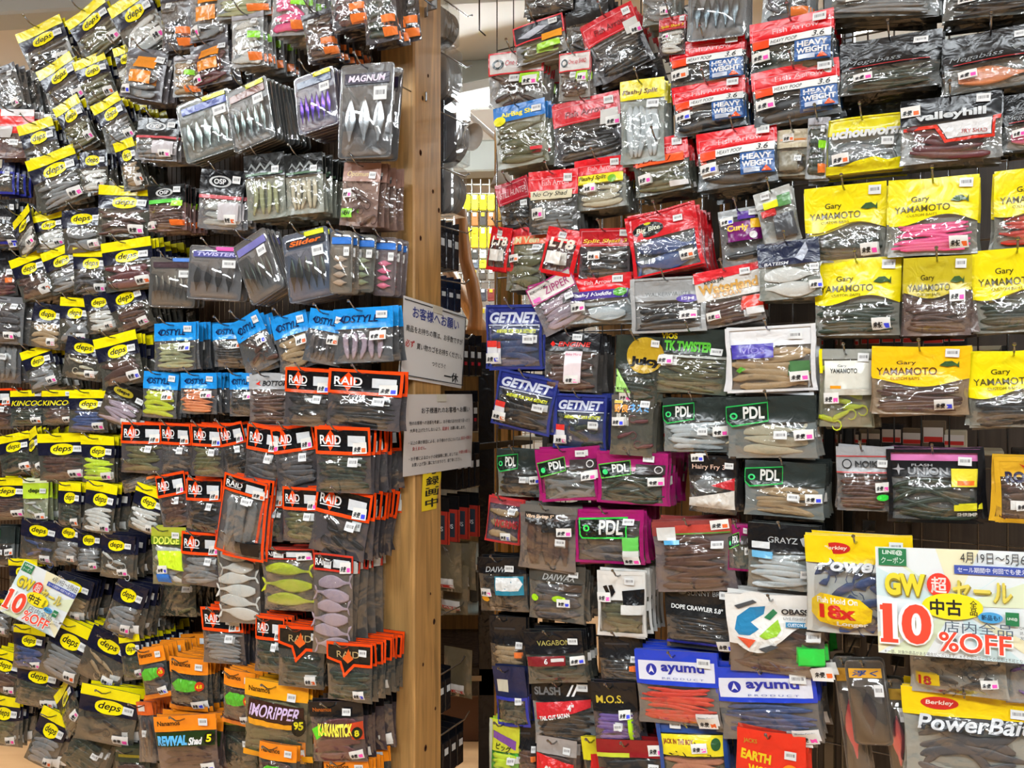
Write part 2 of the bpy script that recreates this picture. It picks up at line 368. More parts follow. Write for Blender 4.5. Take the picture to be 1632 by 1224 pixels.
style('darko', 'orange-stickered packet', .12, .14, .12, '#3c3a40', [r('orange_sticker', .55, .62, .95, .74, '#f08038'), r('orange_sticker', .58, .82, .98, .94, '#f08038')], '#4a464c', bc=(.3, .2), pt=None)
style('lcd', 'black-headed clear packet', .13, .15, .36, '#1a1c1c', [pl('wavy_mark', [(.1, .24), (.2, .13), (.3, .22), (.42, .12), (.52, .22), (.66, .12), (.8, .22), (.92, .13), (.8, .26), (.66, .17), (.52, .26), (.42, .17), (.3, .26), (.2, .18)], '#8a9090'), r('strap', .04, .29, .96, .33, '#507058')], '#9a9e92', bc=(.78, .26), pt=None)
style('optim', 'rose-brown card packet', .13, .15, .3, '#a88478', [T('Optimum', .42, .19, .6, .1, '#e0c890', .01, .3), r('new_sticker', .05, .74, .38, .88, '#90d850'), T('NEW', .21, .81, .24, .07, '#202818', .03)], '#8e7268', bc=(.8, .2), pt=(.2, .5))
style('dodge', 'lime-headed packet', .12, .15, .3, '#b0b838', [r('green_band', 0, .16, 1, .3, '#6a8a20'), T('DODGE', .45, .23, .72, .13, '#e0e860', .03), pl('lime_panel', [(.25, .4), (1, .4), (1, .75), (.3, .66)], '#d0f030'), r('blue_label', .2, .8, .6, .95, '#2878d8')], '#74785a', bc=(.72, .14), pt=(.4, .72))
style('noro', 'orange-topped packet', .13, .135, .3, '#f08a1c', [T('Nanamos', .32, .13, .5, .09, '#302010', .02), pl('green_splash', [(.1, .5), (.3, .38), (.75, .4), (.95, .55), (.5, .62), (.2, .6)], '#58b030'), e('number_disc', .85, .5, .1, .09, '#d03818'), T('4.8', .85, .5, .12, .07, YEL, .02), r('foot_band', 0, .9, 1, 1, '#f08a1c')], '#3c4240', bc=(.8, .15), pt=(.8, .86))
style('imori', 'golden bag numbered 95', .18, .16, .22, '#f5a81a', [T('Nanamos', .24, .12, .34, .07, '#402808', .02), pl('brown_panel', [(.08, .24), (.95, .28), (.98, .52), (.05, .5)], '#3a2018'), T('IMORIPPER', .5, .37, .8, .15, '#d8c0e8', .02, .2), pl('flame_strip', [(.08, .48), (.8, .5), (.86, .56), (.1, .56)], '#e8a020'), e('number_disc', .9, .52, .1, .12, '#14160e'), T('95', .9, .5, .14, .11, '#e8e020', .04), r('foot_band', 0, .92, 1, 1, '#f5a81a')], '#55583c', bc=(.76, .16), pt=(.9, .88))
style('kaikan', 'green-splashed black bag', .15, .14, .25, '#141518', [T('Nanamos', .25, .13, .35, .07, '#b86020', .02), pl('green_splash', [(0, .46), (.2, .36), (.3, .5), (.1, .62)], '#60d828'), pl('red_panel', [(.72, .34), (1, .32), (1, .62), (.8, .6)], '#c04020'), T('KAIKANSTICK', .5, .44, .66, .2, '#f0e850', .05), e('number_disc', .9, .5, .085, .1, '#102010'), T('8', .9, .5, .07, .11, '#e8e020', .04)], '#544448', bc=(.72, .16), pt=(.86, .85))
style('reviv', 'orange blue-lettered bag', .16, .135, .26, '#f08a1c', [T('Nanamos', .24, .12, .36, .08, '#302010', .02), r('green_panel', .02, .27, .98, .5, '#243818'), T('REVIVAL', .3, .4, .5, .16, '#60b8f0', .06), T('Shad', .68, .42, .22, .12, WHT, .04, .2), e('number_disc', .9, .38, .085, .1, '#181810'), T('5', .9, .38, .08, .12, '#f0e020', .04), r('foot_band', 0, .94, 1, 1, '#f08a1c')], '#6a5450', bc=(.8, .12), pt=(.85, .86))
# ---- right rack
def fa(extra): return [r('red_band', 0, 0, 1, .3, RED), T('Fish Arrow', .55, .2, .55, .09, '#f4b0b4', .01), fr('thin_line', .03, .13, .97, .34, .008, .01, '#f08890')] + extra
HP = fa([r('orange_tag', .03, .35, .24, .5, '#f04a20'), r('white_strip', .24, .33, .98, .47, '#eef0ee'), T('HEAVY POOP', .42, .405, .32, .07, '#202428', .0, .2), T('3.6', .83, .4, .14, .1, '#202428', .0, .2), r('blue_panel', .56, .49, .98, .86, '#2f5c9c'), T('HEAVY', .77, .57, .36, .1, WHT, .04), T('WEIGHT', .77, .69, .38, .1, WHT, .04), r('small_tag', .6, .76, .8, .84, '#b8c4d8'), pl('orange_peak', [(.82, .84), (.88, .74), (.95, .84)], '#f05a20')])
style('hpoop', 'blue-panelled red packet', .15, .12, .34, RED, HP, '#4a5054', bc=(.84, .12), pt=(.14, .66))
style('farrow', 'red-topped packet', .14, .125, .42, RED, fa([r('name_strip', .05, .33, .9, .48, '#d8d0b0'), T('No Cry Shad', .45, .4, .7, .1, '#303024', .01, .2)]), '#4a4a48', bc=(.8, .14), pt=(.2, .7))
style('fajoint', 'orange-stripped red packet', .14, .125, .44, RED, fa([r('orange_strip', .05, .32, .92, .48, '#f05a28'), T('FLASH J', .4, .4, .6, .1, '#6a1810', .01, .3), r('white_tag', .65, .84, .98, .93, WHT)]), '#565a50', bc=(.82, .12), pt=(.2, .72))
style('fayel', 'red packet with yellow name strip', .14, .125, .36, RED, fa([r('yellow_strip', .04, .32, .96, .5, '#e8e02a'), T('Flash-J Split', .36, .4, .55, .11, '#402018', .02, .2), e('green_disc', .75, .44, .08, .08, '#78b830')]), '#84867e', bc=(.8, .12), pt=(.3, .58))
style('fadark', 'wide red-headed packet', .17, .14, .38, '#c8202c', [fr('thin_line', .03, .08, .97, .36, .008, .01, '#e88890'), T('Fish Arrow', .5, .22, .6, .1, '#701018', .01, .1), r('info_label', .72, .26, .97, .5, '#d0d0cc')], '#4a464a', bc=(.85, .12), pt=(.9, .46))
style('fasilver', 'silver packet with purple name strip', .15, .115, .34, RED, [T('Fish Arrow', .5, .15, .4, .09, '#f4c0c4', .01), r('purple_strip', .06, .33, .95, .52, '#4a3a8a'), T('Flash-J Huddle 2', .45, .425, .7, .11, WHT, .02, .2), e('green_disc', .84, .4, .1, .09, '#58a838')], '#9aa4a8', bc=(.8, .12), pt=(.2, .66))
style('fayellow', 'yellow-headed clear tube packet', .085, .16, .24, '#e8dc1c', [T('Flash-J Split', .45, .15, .8, .07, '#5a2018', .02, .2)], '#9aa29c', bc=(.75, .31), pt=None)
style('oneup', 'white-headed packet', .13, .12, .42, '#d8d4d0', [fr('border', 0, 0, 1, .42, .025, .03, '#d83038'), e('eye_emblem', .18, .22, .11, .09, '#384448'), e('eye_centre', .18, .22, .06, .05, '#d8d4d0'), T('One up SHAD', .6, .22, .56, .12, '#c02838', .01, .2), r('green_label', .6, .44, .94, .62, '#a8e038')], '#9a948e', bc=(.5, .52), pt=(.78, .58))
style('border', 'dark label packet edged in red', .14, .12, .5, '#2c2c34', [fr('border', 0, 0, 1, .5, .03, .04, '#d84048'), pl('silver_script', [(.08, .32), (.5, .14), (.7, .2), (.3, .4)], '#a8acb8'), r('orange_patch', .55, .4, .95, .6, '#f0a030'), r('green_label', .45, .66, .9, .82, '#a8e038')], '#8a8886', bc=(.8, .14), pt=None)
style('airbag', 'blue-headed packet with yellow lettering', .13, .16, .26, '#2a78c8', [T('AirBag Shad', .52, .16, .75, .1, '#f0e428', .03), e('yellow_burst', .12, .24, .12, .08, '#e8e428'), r('red_tag', .7, .76, .92, .81, '#d83038')], '#9a9c8c', bc=(.84, .14), pt=None)
style('still', 'crimson packet with white capitals', .13, .13, .45, '#b0182c', [fr('thin_line', .05, .06, .95, .42, .01, .012, '#e08890'), T('STILL HUNTER', .5, .25, .8, .12, '#f0c8cc', .0, .3)], '#4c4c50', bc=(.8, .55), pt=None)
style('redbag', 'glossy red bag', .11, .13, .3, '#d81c24', [fr('side_border', 0, 0, 1, 1, .1, .08, '#d81c24'), T('LT8', .5, .32, .7, .22, '#e8e0d0', .04), r('white_tag', .15, .52, .6, .78, '#e4e0d8')], '#5c2c2c', bc=(.45, .14), pt=None)
style('vein', 'red-topped bag with orange name strip', .13, .18, .24, '#d42430', [r('orange_strip', .05, .14, .98, .28, '#f07048'), T('HM Vein', .45, .21, .75, .11, '#e8dca8', .04)], '#7e7c70', bc=(.78, .34), pt=(.22, .5))
style('shad3', 'dark red packet with yellow lettering', .14, .13, .36, '#b81c24', [fr('thin_line', .04, .05, .96, .33, .01, .012, '#e08890'), T('Split Shad 3', .5, .26, .85, .1, '#e8c038', .02, .2)], '#4a4044', bc=(.86, .1), pt=(.3, .55))
style('bigred', 'large red bag with black oval badge', .18, .165, .42, '#cc1c26', [e('badge', .3, .26, .22, .12, '#14140f'), T('Big Bite', .3, .26, .34, .1, '#d8d8c0', .02, .2), e('yellow_leaf', .3, .16, .05, .02, '#d8d020'), fr('side_border', 0, 0, 1, 1, .05, .03, '#cc1c26')], '#6c7074', bc=(.74, .2), pt=(.8, .8))
style('curly', 'clear packet with purple panel', .11, .15, .14, '#9aa0a2', [r('purple_tab', .45, .06, .85, .2, '#5a3a9a'), r('purple_panel', .2, .24, .98, .58, '#701868'), T('Curly', .45, .36, .5, .14, '#f0c848', .04), r('yellow_tag', .75, .22, .98, .38, '#f0b820'), e('white_disc', .8, .5, .09, .06, WHT)], '#7c7e80', bc=(.82, .1), pt=(.2, .2))
style('card', 'grey photo card packet', .1, .15, .3, '#b0b2ae', [r('yellow_patch', .2, .2, .6, .34, '#e0e020'), r('green_patch', .6, .14, .95, .36, '#50884a'), r('red_patch', .1, .36, .5, .48, '#c02828'), r('dark_photo', .4, .5, .95, .9, '#4c4e52')], '#9a9c98', bc=(.3, .1), pt=None)
style('navyfea', 'navy packet with silver strap', .16, .15, .42, '#1c2440', [pl('silver_feather', [(.6, .3), (.78, .05), (.82, .2), (.72, .38)], '#a8b0c0'), T('BATEISM', .3, .38, .4, .06, '#d0d4dc', .02, .2)], '#8c9088', bc=(.92, .5), pt=(.93, .8))
YM = [T('Gary', .36, .27, .2, .09, '#4a4210', .01), T('YAMAMOTO', .38, .39, .62, .09, '#4a4210', .005), T('CUSTOM BAITS', .38, .48, .34, .035, '#4a4210', .0), fishy(.78, .3, '#3a5a30')]
style('yama', 'yellow wave-edged bag', .16, .14, .55, '#f2e00c', YM, '#8a8a80', fn=lambda u: .55 + .06 * math.sin((u + .1) * 6.3), bc=(.86, .1), pt=(.8, .86), t=.016)
style('yamaf', 'faded yellow bag', .15, .14, .48, '#c0b020', YM, '#6e5a54', fn=lambda u: .48 + .05 * math.cos((u - .4) * 6), bc=(.84, .1), pt=(.8, .5), t=.016)
style('yamao', 'amber-yellow bag', .17, .135, .52, '#f4c410', [T('Gary', .36, .24, .2, .07, '#4a3410', .01), T('YAMAMOTO', .36, .36, .62, .11, '#5a3410', .008), T('CUSTOM BAITS', .34, .47, .3, .04, '#5a3410', .0), fishy(.78, .26, '#3a5a30')], '#9a8266', fn=lambda u: .52 + .07 * math.sin((u - .2) * 5), bc=(.82, .1), pt=(.74, .85), t=.018)
style('yamag', 'silver-topped packet with white name card', .12, .15, .12, '#9a9c94', [r('side_strip', 0, 0, .06, .3, '#f2e00c'), r('name_card', .1, .14, 1, .5, '#dcdcd0'), T('Gary', .42, .21, .16, .04, '#303030', .0), T('YAMAMOTO', .45, .27, .5, .06, '#383830', .02), r('orange_chip', .2, .46, .4, .5, '#f0a020'), r('white_strip', .1, .5, 1, .58, '#cac8bc')], '#96947c', bc=(.8, .1), pt=(.22, .62))
style('uchou', 'yellow bag with wavy foot and silver wordmark', .16, .115, .3, '#e8dc14', [T('uchouworm', .55, .28, .85, .2, '#d8dadc', .05, .2), pl('wavy_foot', [(0, .84), (.25, .88), (.45, .8), (.65, .76), (.8, .84), (1, .78), (1, 1), (0, 1)], '#e8dc14'), fr('side_border', 0, 0, 1, 1, .03, .03, '#e8dc14')], '#8c9494', bc=(.8, .5), pt=(.22, .74))
style('valley', 'black-topped bag with white shad diagram', .17, .13, .4, '#14161a', [T('valleyhill', .5, .3, .7, .16, '#c8ccce', .04), pl('red_outline', [(.02, .44), (.36, .44), (.46, .7), (.92, .66), (.92, .38), (1, .36), (1, .42), (.95, .43), (.95, .7), (.44, .75), (.34, .5), (.02, .49)], '#d83828'), pl('white_panel', [(.37, .44), (.91, .4), (.91, .65), (.47, .69)], '#d8d8d8'), T('FRY SHAD', .74, .6, .26, .06, '#b03028', .01)], '#8a8884', bc=(.82, .1), pt=(.1, .18))
style('mega', 'silver-scripted black bag', .17, .15, .55, '#121316', [T('Megabass', .34, .42, .56, .12, '#8a9094', .0, .3), pl('scroll_mark', [(.7, .34), (.76, .28), (.84, .33), (.92, .27), (.96, .34), (.86, .4), (.8, .36), (.74, .41)], '#70767a'), r('red_line', .1, .5, .9, .515, '#a02028')], '#4a4c48', bc=(.8, .16), pt=(.24, .72))
style('zipper', 'white-headed clear packet with pink lettering', .13, .14, .36, '#dcd8d4', [fr('border', 0, 0, 1, .36, .02, .025, '#b03878'), T('ZIPPER', .62, .19, .55, .14, '#a82870', .0), T('BOBOWORMS', .24, .1, .38, .05, '#303030', .01), r('pink_chip', .06, .24, .22, .32, '#f070c0')], '#7a747a', bc=(.8, .5), pt=None)
style('walker', 'grey bag with purple oval emblem', .15, .14, .42, '#989a9a', [T('WALKERWALKER', .5, .3, .6, .07, '#707476', .0), e('emblem', .76, .4, .15, .075, '#5a4a9a'), T('ISM', .76, .4, .16, .06, '#d8d8e8', .02), fr('side_border', 0, 0, 1, 1, .06, .04, '#a4a6a6')], '#8a8c8c', bc=(.9, .1), pt=(.78, .7))
style('water', 'red-and-white headed packet with gold wordmark', .15, .15, .52, '#d6d4ce', [pl('red_band', [(0, 0), (1, 0), (1, .12), (0, .2)], '#e03038'), T('KING JIM', .3, .2, .3, .09, '#283028', .02, 0, -.15), T('Waterland', .5, .32, .9, .18, '#d0a050', .04), T('US CRAW', .48, .45, .45, .08, '#d8a868', .02), r('red_label', .7, .56, 1, .76, '#f04030'), r('white_label', .74, .76, 1, .88, WHT)], '#7c7470', bc=(.78, .12), pt=(.22, .8))
style('getnet', 'navy lime-lettered bag', .13, .135, .3, '#232c78', [T('GETNET', .5, .2, .86, .17, '#c4ccde', .04, .25), r('thin_line', .05, .31, .95, .325, '#c4ccde'), T('ANSWER FOR YOUR GETNET!!', .55, .41, .7, .06, '#d8e020', .03, .1), fr('side_border', 0, 0, 1, 1, .04, .04, '#2c3884'), r('side_card', .02, .58, .22, .9, '#dcdce0'), r('red_tab', .02, .56, .22, .66, '#e03830')], '#3c4c70', bc=(.78, .54), pt=(.13, .83))
style('engine', 'black packet with red wordmark', .13, .15, .32, '#15151a', [pl('diamond', [(.1, .2), (.15, .15), (.2, .2), (.15, .25)], '#d82820'), T('ENGINE', .55, .2, .6, .08, '#d82820', .02, .2), r('pink_card', .4, .32, .72, .85, '#e8dce0'), T('Baby Mosa', .56, .38, .28, .05, '#d04878', .0)], '#54504e', bc=(.6, .08), pt=(.55, .8))
style('juicy', 'dark bag with amber disc and green corner', .13, .16, .5, '#2c332c', [e('amber_disc', .68, .28, .42, .27, '#b89824'), T('Juicy', .7, .38, .7, .16, '#101010', .06), pl('green_corner', [(.05, .5), (.45, .85), (.05, .85)], '#a8e078'), T('MJ CRAWLER', .26, .8, .34, .05, '#203018', .02)], '#40483e', bc=(.9, .1), pt=(.3, .92))
style('tk', 'dark green card blister of long worms', .15, .155, .4, '#2c3430', [T('VIOS', .2, .13, .22, .09, '#d8d020', .04), T('TK TWISTER', .46, .28, .64, .16, '#58b838', .05), r('clear_rim', .02, .42, .98, .45, '#a8aca4')], '#606a58', bc=(.84, .34), pt=(.16, .5))
style('vios', 'white bag with purple name box', .16, .14, .3, '#e6e8ea', [r('purple_box', .06, .26, .54, .48, '#3a2c9c'), T('VIOS', .3, .36, .28, .09, '#8a80c8', .02), pl('green_sprig', [(.1, .66), (.16, .6), (.22, .64), (.14, .7)], '#58a030'), r('green_card', .72, .55, .94, .72, '#4a7848'), fr('side_border', 0, 0, 1, 1, .05, .04, '#dcdee0')], '#7e746a', bc=(.78, .16), pt=(.82, .78))
style('pdl', 'green-plated clear bag', .16, .13, .42, '#2a3230', [pl('green_plate_edge', [(.0, .14), (.48, .08), (.48, .4), (.06, .48), (.0, .4)], '#28b050'), pl('green_plate', [(.01, .16), (.47, .1), (.47, .38), (.07, .45), (.01, .38)], '#16281e'), e('ring', .09, .3, .045, .055, '#40d878'), e('ring_centre', .09, .3, .025, .03, '#16281e'), T('PDL', .32, .25, .24, .2, '#d8dcd8', .03)], '#7e8686', bc=(.62, .62), pt=(.88, .62))
style('pdlm', 'magenta-framed bag', .15, .135, .36, MAG, [fr('border', 0, 0, 1, 1, .06, .05, MAG), pl('green_plate_edge', [(.02, .26), (.48, .15), (.5, .42), (.05, .54)], '#58b840'), pl('green_plate', [(.03, .28), (.47, .17), (.49, .4), (.06, .51)], '#122018'), e('ring', .12, .4, .04, .05, '#40d878'), T('PDL', .34, .31, .24, .15, '#dce0dc', .03, 0, -.13), r('dark_tab', .56, .22, .97, .4, '#3a3434'), e('white_ring', .88, .31, .06, .07, '#d8d8d8'), e('dark_disc', .88, .31, .045, .052, '#3a3434')], '#6a6e64', bc=(.74, .11), pt=(.86, .53))
style('hairy', 'black packet with white lower card', .13, .15, .36, '#18181a', [T('Hairy Fry 3"', .46, .21, .75, .11, '#d8b8a8', .01), pl('red_swoosh', [(.5, .52), (.98, .38), (.98, .6), (.7, .55)], '#b82830'), pl('white_card', [(0, .76), (.98, .6), (.98, .94), (0, .9)], '#d8d4cc')], '#34302e', bc=(.86, .17), pt=(.2, .04))
style('nora', 'brown bag with Japanese headline', .11, .15, .08, '#5a5650', [T('野良', .25, .22, .34, .14, '#f0a038', .03), T('ネズミ', .68, .2, .46, .15, '#68a8e0', .04), r('yellow_tab', .08, .09, .28, .14, '#d8b838'), T('鯉', .2, .34, .12, .08, '#d8d8d0', .02)], '#565449', bc=(.8, .14), pt=(.18, .44))
style('noike', 'grey-banded packet with black ring logo', .13, .145, .42, '#9a9c9e', [r('red_line', 0, .14, 1, .16, '#b84848'), r('red_line', 0, .39, 1, .41, '#b84848'), e('ring', .2, .27, .09, .075, '#202224'), e('ring_centre', .2, .27, .07, .058, '#9a9c9e'), T('NOIKE', .6, .27, .5, .1, '#303234', .04), e('green_sticker', .86, .78, .12, .05, '#38e048')], '#6e6c6c', bc=(.85, .26), pt=(.85, .62))
style('union', 'black bag with pink top strip and grey capitals', .17, .14, .38, '#16171a', [r('pink_strip', .02, .0, .98, .16, '#d078b0'), T('FLASH', .38, .22, .22, .035, '#9a9c9e', .02), T('UNION', .44, .3, .42, .1, '#7c7e80', .04), pl('star_mark', [(.13, .2), (.145, .26), (.2, .275), (.145, .29), (.13, .36), (.115, .29), (.06, .275), (.115, .26)], '#a0a0a4'), r('yellow_sticker', .68, .26, .96, .5, '#e8d838'), r('orange_writing', .74, .42, .92, .48, '#f07020'), r('yellow_foot', .7, .74, .98, .82, '#d8d028'), T('SHRIMP', .84, .87, .22, .05, '#d0d0c8', .03), fr('side_border', 0, 0, 1, 1, .05, .05, '#141518')], '#6e6e6c', bc=(.82, .16), pt=None)
style('rock', 'amber-framed brown packet', .13, .15, .3, '#d8a828', [fr('border', 0, 0, 1, 1, .09, .07, '#d8a828'), T('ROCK', .5, .3, .66, .16, '#282440', .05), pl('red_mark', [(.4, .1), (.5, .14), (.6, .1), (.5, .18)], '#c83020')], '#5a4038', bc=(.9, .3), pt=(.45, .72))
style('wormsr', 'red-edged see-through packet with red capitals', .12, .12, .16, '#a04048', [fr('border', 0, 0, 1, 1, .05, .05, '#c83838'), T('WORMS', .6, .56, .66, .18, '#a83038', .04)], '#5a5068', bc=(.74, .28), pt=(.64, .84))
style('vibra', 'clear bag with dark slanted title plate', .13, .16, .12, '#6a6660', [pl('title_plate', [(.1, .1), (.62, .12), (.58, .3), (.1, .26)], '#2a2420'), T('Vibra Shrimp 5"', .36, .17, .48, .07, '#e8c8a8', .03, .2), pl('dark_plate', [(.42, .26), (.98, .18), (.98, .4), (.4, .4)], '#242424')], '#766c68', bc=(.74, .54), pt=(.8, .38))
style('pdlg', 'magenta bag with large green-edged plate', .15, .14, .2, MAG, [fr('border', 0, 0, 1, 1, .05, .05, MAG), pl('green_plate_edge', [(.08, .16), (.78, .13), (.78, .52), (.12, .54), (.08, .48)], '#30d048'), pl('green_plate', [(.1, .19), (.76, .16), (.76, .49), (.13, .51), (.1, .46)], '#121a14'), e('ring', .2, .34, .05, .06, '#40e858'), e('ring_centre', .2, .34, .025, .03, '#121a14'), T('PDL', .56, .32, .34, .26, '#d8dcd8', .03), r('green_card', .72, .5, .94, .74, '#68c858'), r('white_card', .72, .74, .94, .96, '#d8dcd8')], '#4c4846', bc=(.8, .22), pt=(.83, .92))
style('rigr', 'clear tray packet with red header strip', .15, .16, .2, '#8a3c38', [r('red_strip', .3, .06, .98, .17, '#b84438'), r('green_line', .3, .17, .98, .19, '#588838'), r('name_card', .06, .08, .3, .26, '#d0d0cc'), r('blue_flash', .14, .26, .34, .32, '#58a8d8')], '#74686a', bc=(.82, .34), pt=(.86, .07))
style('grayz', 'black-headed packet with silver serif name', .14, .14, .42, '#131417', [T('GRAYZ', .5, .24, .42, .09, '#a8acae', .01), pl('crest', [(.74, .2), (.82, .16), (.9, .22), (.86, .34), (.78, .3)], '#b8bcbe'), r('white_label', .06, .28, .32, .38, '#d4d8da'), r('blue_flash', .06, .42, .36, .52, '#6ab0d8')], '#8a8e88', bc=(.85, .72), pt=None)
style('power', 'wide yellow bag with silver slanted wordmark', .19, .165, .3, '#f0cc12', [e('red_oval', .3, .16, .15, .07, '#c82c24'), T('Berkley', .3, .16, .22, .06, '#f0d8c8', .02, .1), T('PowerBait', .565, .37, .9, .16, '#3a3c40', .05, .25), T('PowerBait', .55, .36, .9, .16, '#d0d4d8', .02, .25)], '#a2a49c', bc=(.9, .22), pt=None, t=.016)
style('power18', 'yellow bag with 18x burst', .19, .165, .28, '#f0cc12', [e('red_oval', .3, .13, .14, .06, '#c82c24'), T('Berkley', .3, .13, .22, .05, '#f0d8c8', .02, .1), T('PowerBait', .62, .3, 1.0, .13, '#2c3034', .06, .25), T('PowerBait', .61, .29, 1.0, .13, '#d0d4d8', .03, .25), pl('yellow_burst', [(.02, .66), (.12, .58), (.5, .62), (.62, .72), (.6, .84), (.4, .93), (.1, .88), (.0, .78)], '#e8c418'), T('Fish Hold On', .28, .65, .4, .06, '#f4f0e0', .03), T('18x', .28, .76, .36, .14, '#c8281c', .05), T('Longer', .42, .88, .3, .06, '#f4f0e0', .03)], '#d4d6d2', bc=(.86, .1), pt=None, t=.016)
style('powerc', 'yellow-cornered clear bag of dark crayfish', .19, .14, .1, '#9a9890', [r('number_patch', .06, .62, .3, .82, '#c8a818'), T('18', .14, .74, .14, .16, '#a02018', .04)], '#aeaca4', bc=(.86, .3), pt=(.82, .72), t=.016)
style('daiwab', 'white-arrow black packet', .13, .14, .3, '#15161a', [T('DAIWA', .42, .22, .5, .1, '#c0c4c6', .0, .3), r('teal_card', .38, .34, .96, .68, '#28809a'), pl('white_arrow', [(.4, .36), (.86, .36), (.95, .48), (.86, .6), (.4, .6)], '#e0e4e4'), e('orange_mark', .14, .76, .1, .05, '#e8a020')], '#4c4a46', bc=(.68, .2), pt=(.16, .64))
style('daiwac', 'clear packet with silver striped name', .14, .15, .3, '#484640', [T('DAIWAX', .55, .22, .6, .11, '#b0b4b4', .01, .35), r('brown_tab', .56, .32, .96, .44, '#4c3c30'), e('lime_patch', .12, .6, .07, .06, '#a8e020'), e('lime_patch', .58, .58, .13, .06, '#a8d828')], '#6a665e', bc=(.8, .14), pt=(.66, .64))
style('daiwaw', 'white-framed packet with black emblem', .12, .15, .44, '#dcdcd8', [fr('border', 0, 0, 1, 1, .05, .06, '#dcdcd8'), pl('stripe_mark', [(.12, .24), (.2, .22), (.27, .34), (.22, .4)], BLK), pl('stripe_mark', [(.24, .22), (.32, .21), (.38, .32), (.3, .4)], BLK), pl('black_panel', [(.52, .3), (.98, .26), (.98, .5), (.55, .5)], BLK), r('white_tag', .5, .5, .98, .64, '#d4d4d0')], '#6e6a5c', bc=(.68, .15), pt=(.14, .4))
style('sunny', 'white-titled black packet', .14, .14, .5, '#1c1e20', [e('hex_mark', .27, .12, .07, .06, '#6a6e70'), T('SUNNY BROS', .65, .15, .6, .08, '#7a7e80', .02), T('DOPE CRAWLER 5.8"', .48, .38, .76, .07, '#d8dcdc', .03, .0, .06), r('blue_foot', 0, .88, .95, .92, '#2830a0')], '#33363a', bc=(.9, .16), pt=(.9, .9))
style('obass', 'white-headed bag with round coloured emblem', .165, .14, .36, '#e6e6e2', [e('white_roundel', .3, .34, .3, .38, '#e6e6e2'), pl('blue_swirl', [(.08, .44), (.12, .28), (.26, .16), (.42, .14), (.4, .24), (.26, .34), (.34, .42), (.24, .5), (.12, .5)], '#2a80b0'), pl('green_sector', [(.34, .5), (.54, .3), (.57, .42), (.52, .5), (.4, .54)], '#98c838'), pl('dark_green_bar', [(.4, .28), (.5, .17), (.54, .22), (.46, .31)], '#2c7850'), pl('red_sector', [(.1, .52), (.3, .55), (.22, .66)], '#e05838'), pl('grey_arc', [(.1, .14), (.3, .06), (.34, .09), (.14, .18)], '#4a4e52'), pl('grey_arc', [(.32, .66), (.46, .6), (.54, .62), (.4, .7)], '#4a4e52'), T('OBASSLIVE', .8, .2, .44, .07, '#282a2c', .04), T('LIVE FISHING PROUD', .8, .28, .4, .03, '#606468', .0), r('blue_strap', .62, .32, 1, .38, '#3a80a8'), T('CUSTOM SOFT BAIT', .81, .35, .34, .035, '#e0e8ec', .02), r('green_label', .74, .62, 1.0, .82, '#30d048')], '#6a5e5a', fn=lambda u: .62 if u < .45 else .62 - .24 * smooth(.45, .8, u), bc=(.9, .48), pt=(.96, .92), t=.014)
style('vaga', 'black packet with gold serif capitals', .14, .135, .42, '#15161a', [T('VAGABOND', .55, .22, .66, .1, '#a8a058', .01), r('red_card', .02, .46, .7, .64, '#802428'), T('6', .36, .55, .06, .1, WHT, .02), r('white_tag', .45, .5, .68, .56, '#d0ccc8')], '#4c4e46', bc=(.84, .2), pt=(.9, .55))
style('plainb', 'plain black packet', .13, .14, .5, '#17181b', [r('grey_print', .15, .2, .7, .24, '#34363a'), r('orange_tag', .7, .62, .9, .72, '#e87838')], '#3a3835', bc=(.82, .5), pt=None)
style('ayumu', 'blue-headed packet with white name panel', .15, .135, .46, '#2440c0', [r('name_panel', .04, .14, .96, .4, '#dcdfec'), e('round_mark', .2, .26, .065, .08, '#2430a0'), pl('round_mark_inner', [(.2, .2), (.235, .31), (.2, .28), (.165, .31)], '#dcdfec'), T('ayumu', .58, .25, .52, .13, '#2430a0', .03), T('P R O D U C T', .58, .365, .5, .025, '#5868b0', .0), r('worm_card', .72, .8, .98, .96, '#e8e8e8'), T('Wonder Crawler', .84, .85, .2, .03, '#303030', .0)], '#6a6c6e', bc=(.84, .14), pt=(.84, .93), t=.014)
style('slash', 'black bag with red title card', .14, .14, .32, '#17181a', [T('SLASH', .26, .16, .42, .13, '#6a6c6e', .04), pl('white_stroke', [(.56, .24), (.66, .06), (.69, .06), (.6, .24)], WHT), pl('white_stroke', [(.64, .24), (.74, .06), (.77, .06), (.68, .24)], WHT), pl('red_card', [(.06, .34), (.94, .28), (.94, .4), (.6, .5), (.06, .6)], '#c82830'), T('TAIL CUT SATAN', .36, .54, .5, .07, WHT, .04, 0, -.15), T('4"', .63, .4, .1, .1, WHT, .03)], '#8a8e90', bc=(.82, .1), pt=None)
style('mos', 'black packet with gold letters', .13, .14, .48, '#16171a', [T('M.O.S.', .4, .28, .6, .13, '#c8b038', .02), r('lime_edge', .78, .6, .86, .95, '#b0e020')], '#48404a', bc=(.55, .72), pt=(.72, .52))
style('jack', 'blue packet with yellow label', .15, .13, .22, '#2a4c90', [r('black_edge', .03, .2, .97, .58, '#202418'), r('yellow_label', .04, .22, .96, .56, '#e8d828'), T('JACK IN THE BOX', .3, .34, .44, .1, '#8a3028', .04), e('green_disc', .84, .36, .07, .1, '#2a5830'), fr('side_border', 0, 0, 1, 1, .06, .04, '#2a4c90')], '#5c5c48', bc=(.28, .06), pt=(.6, .42))
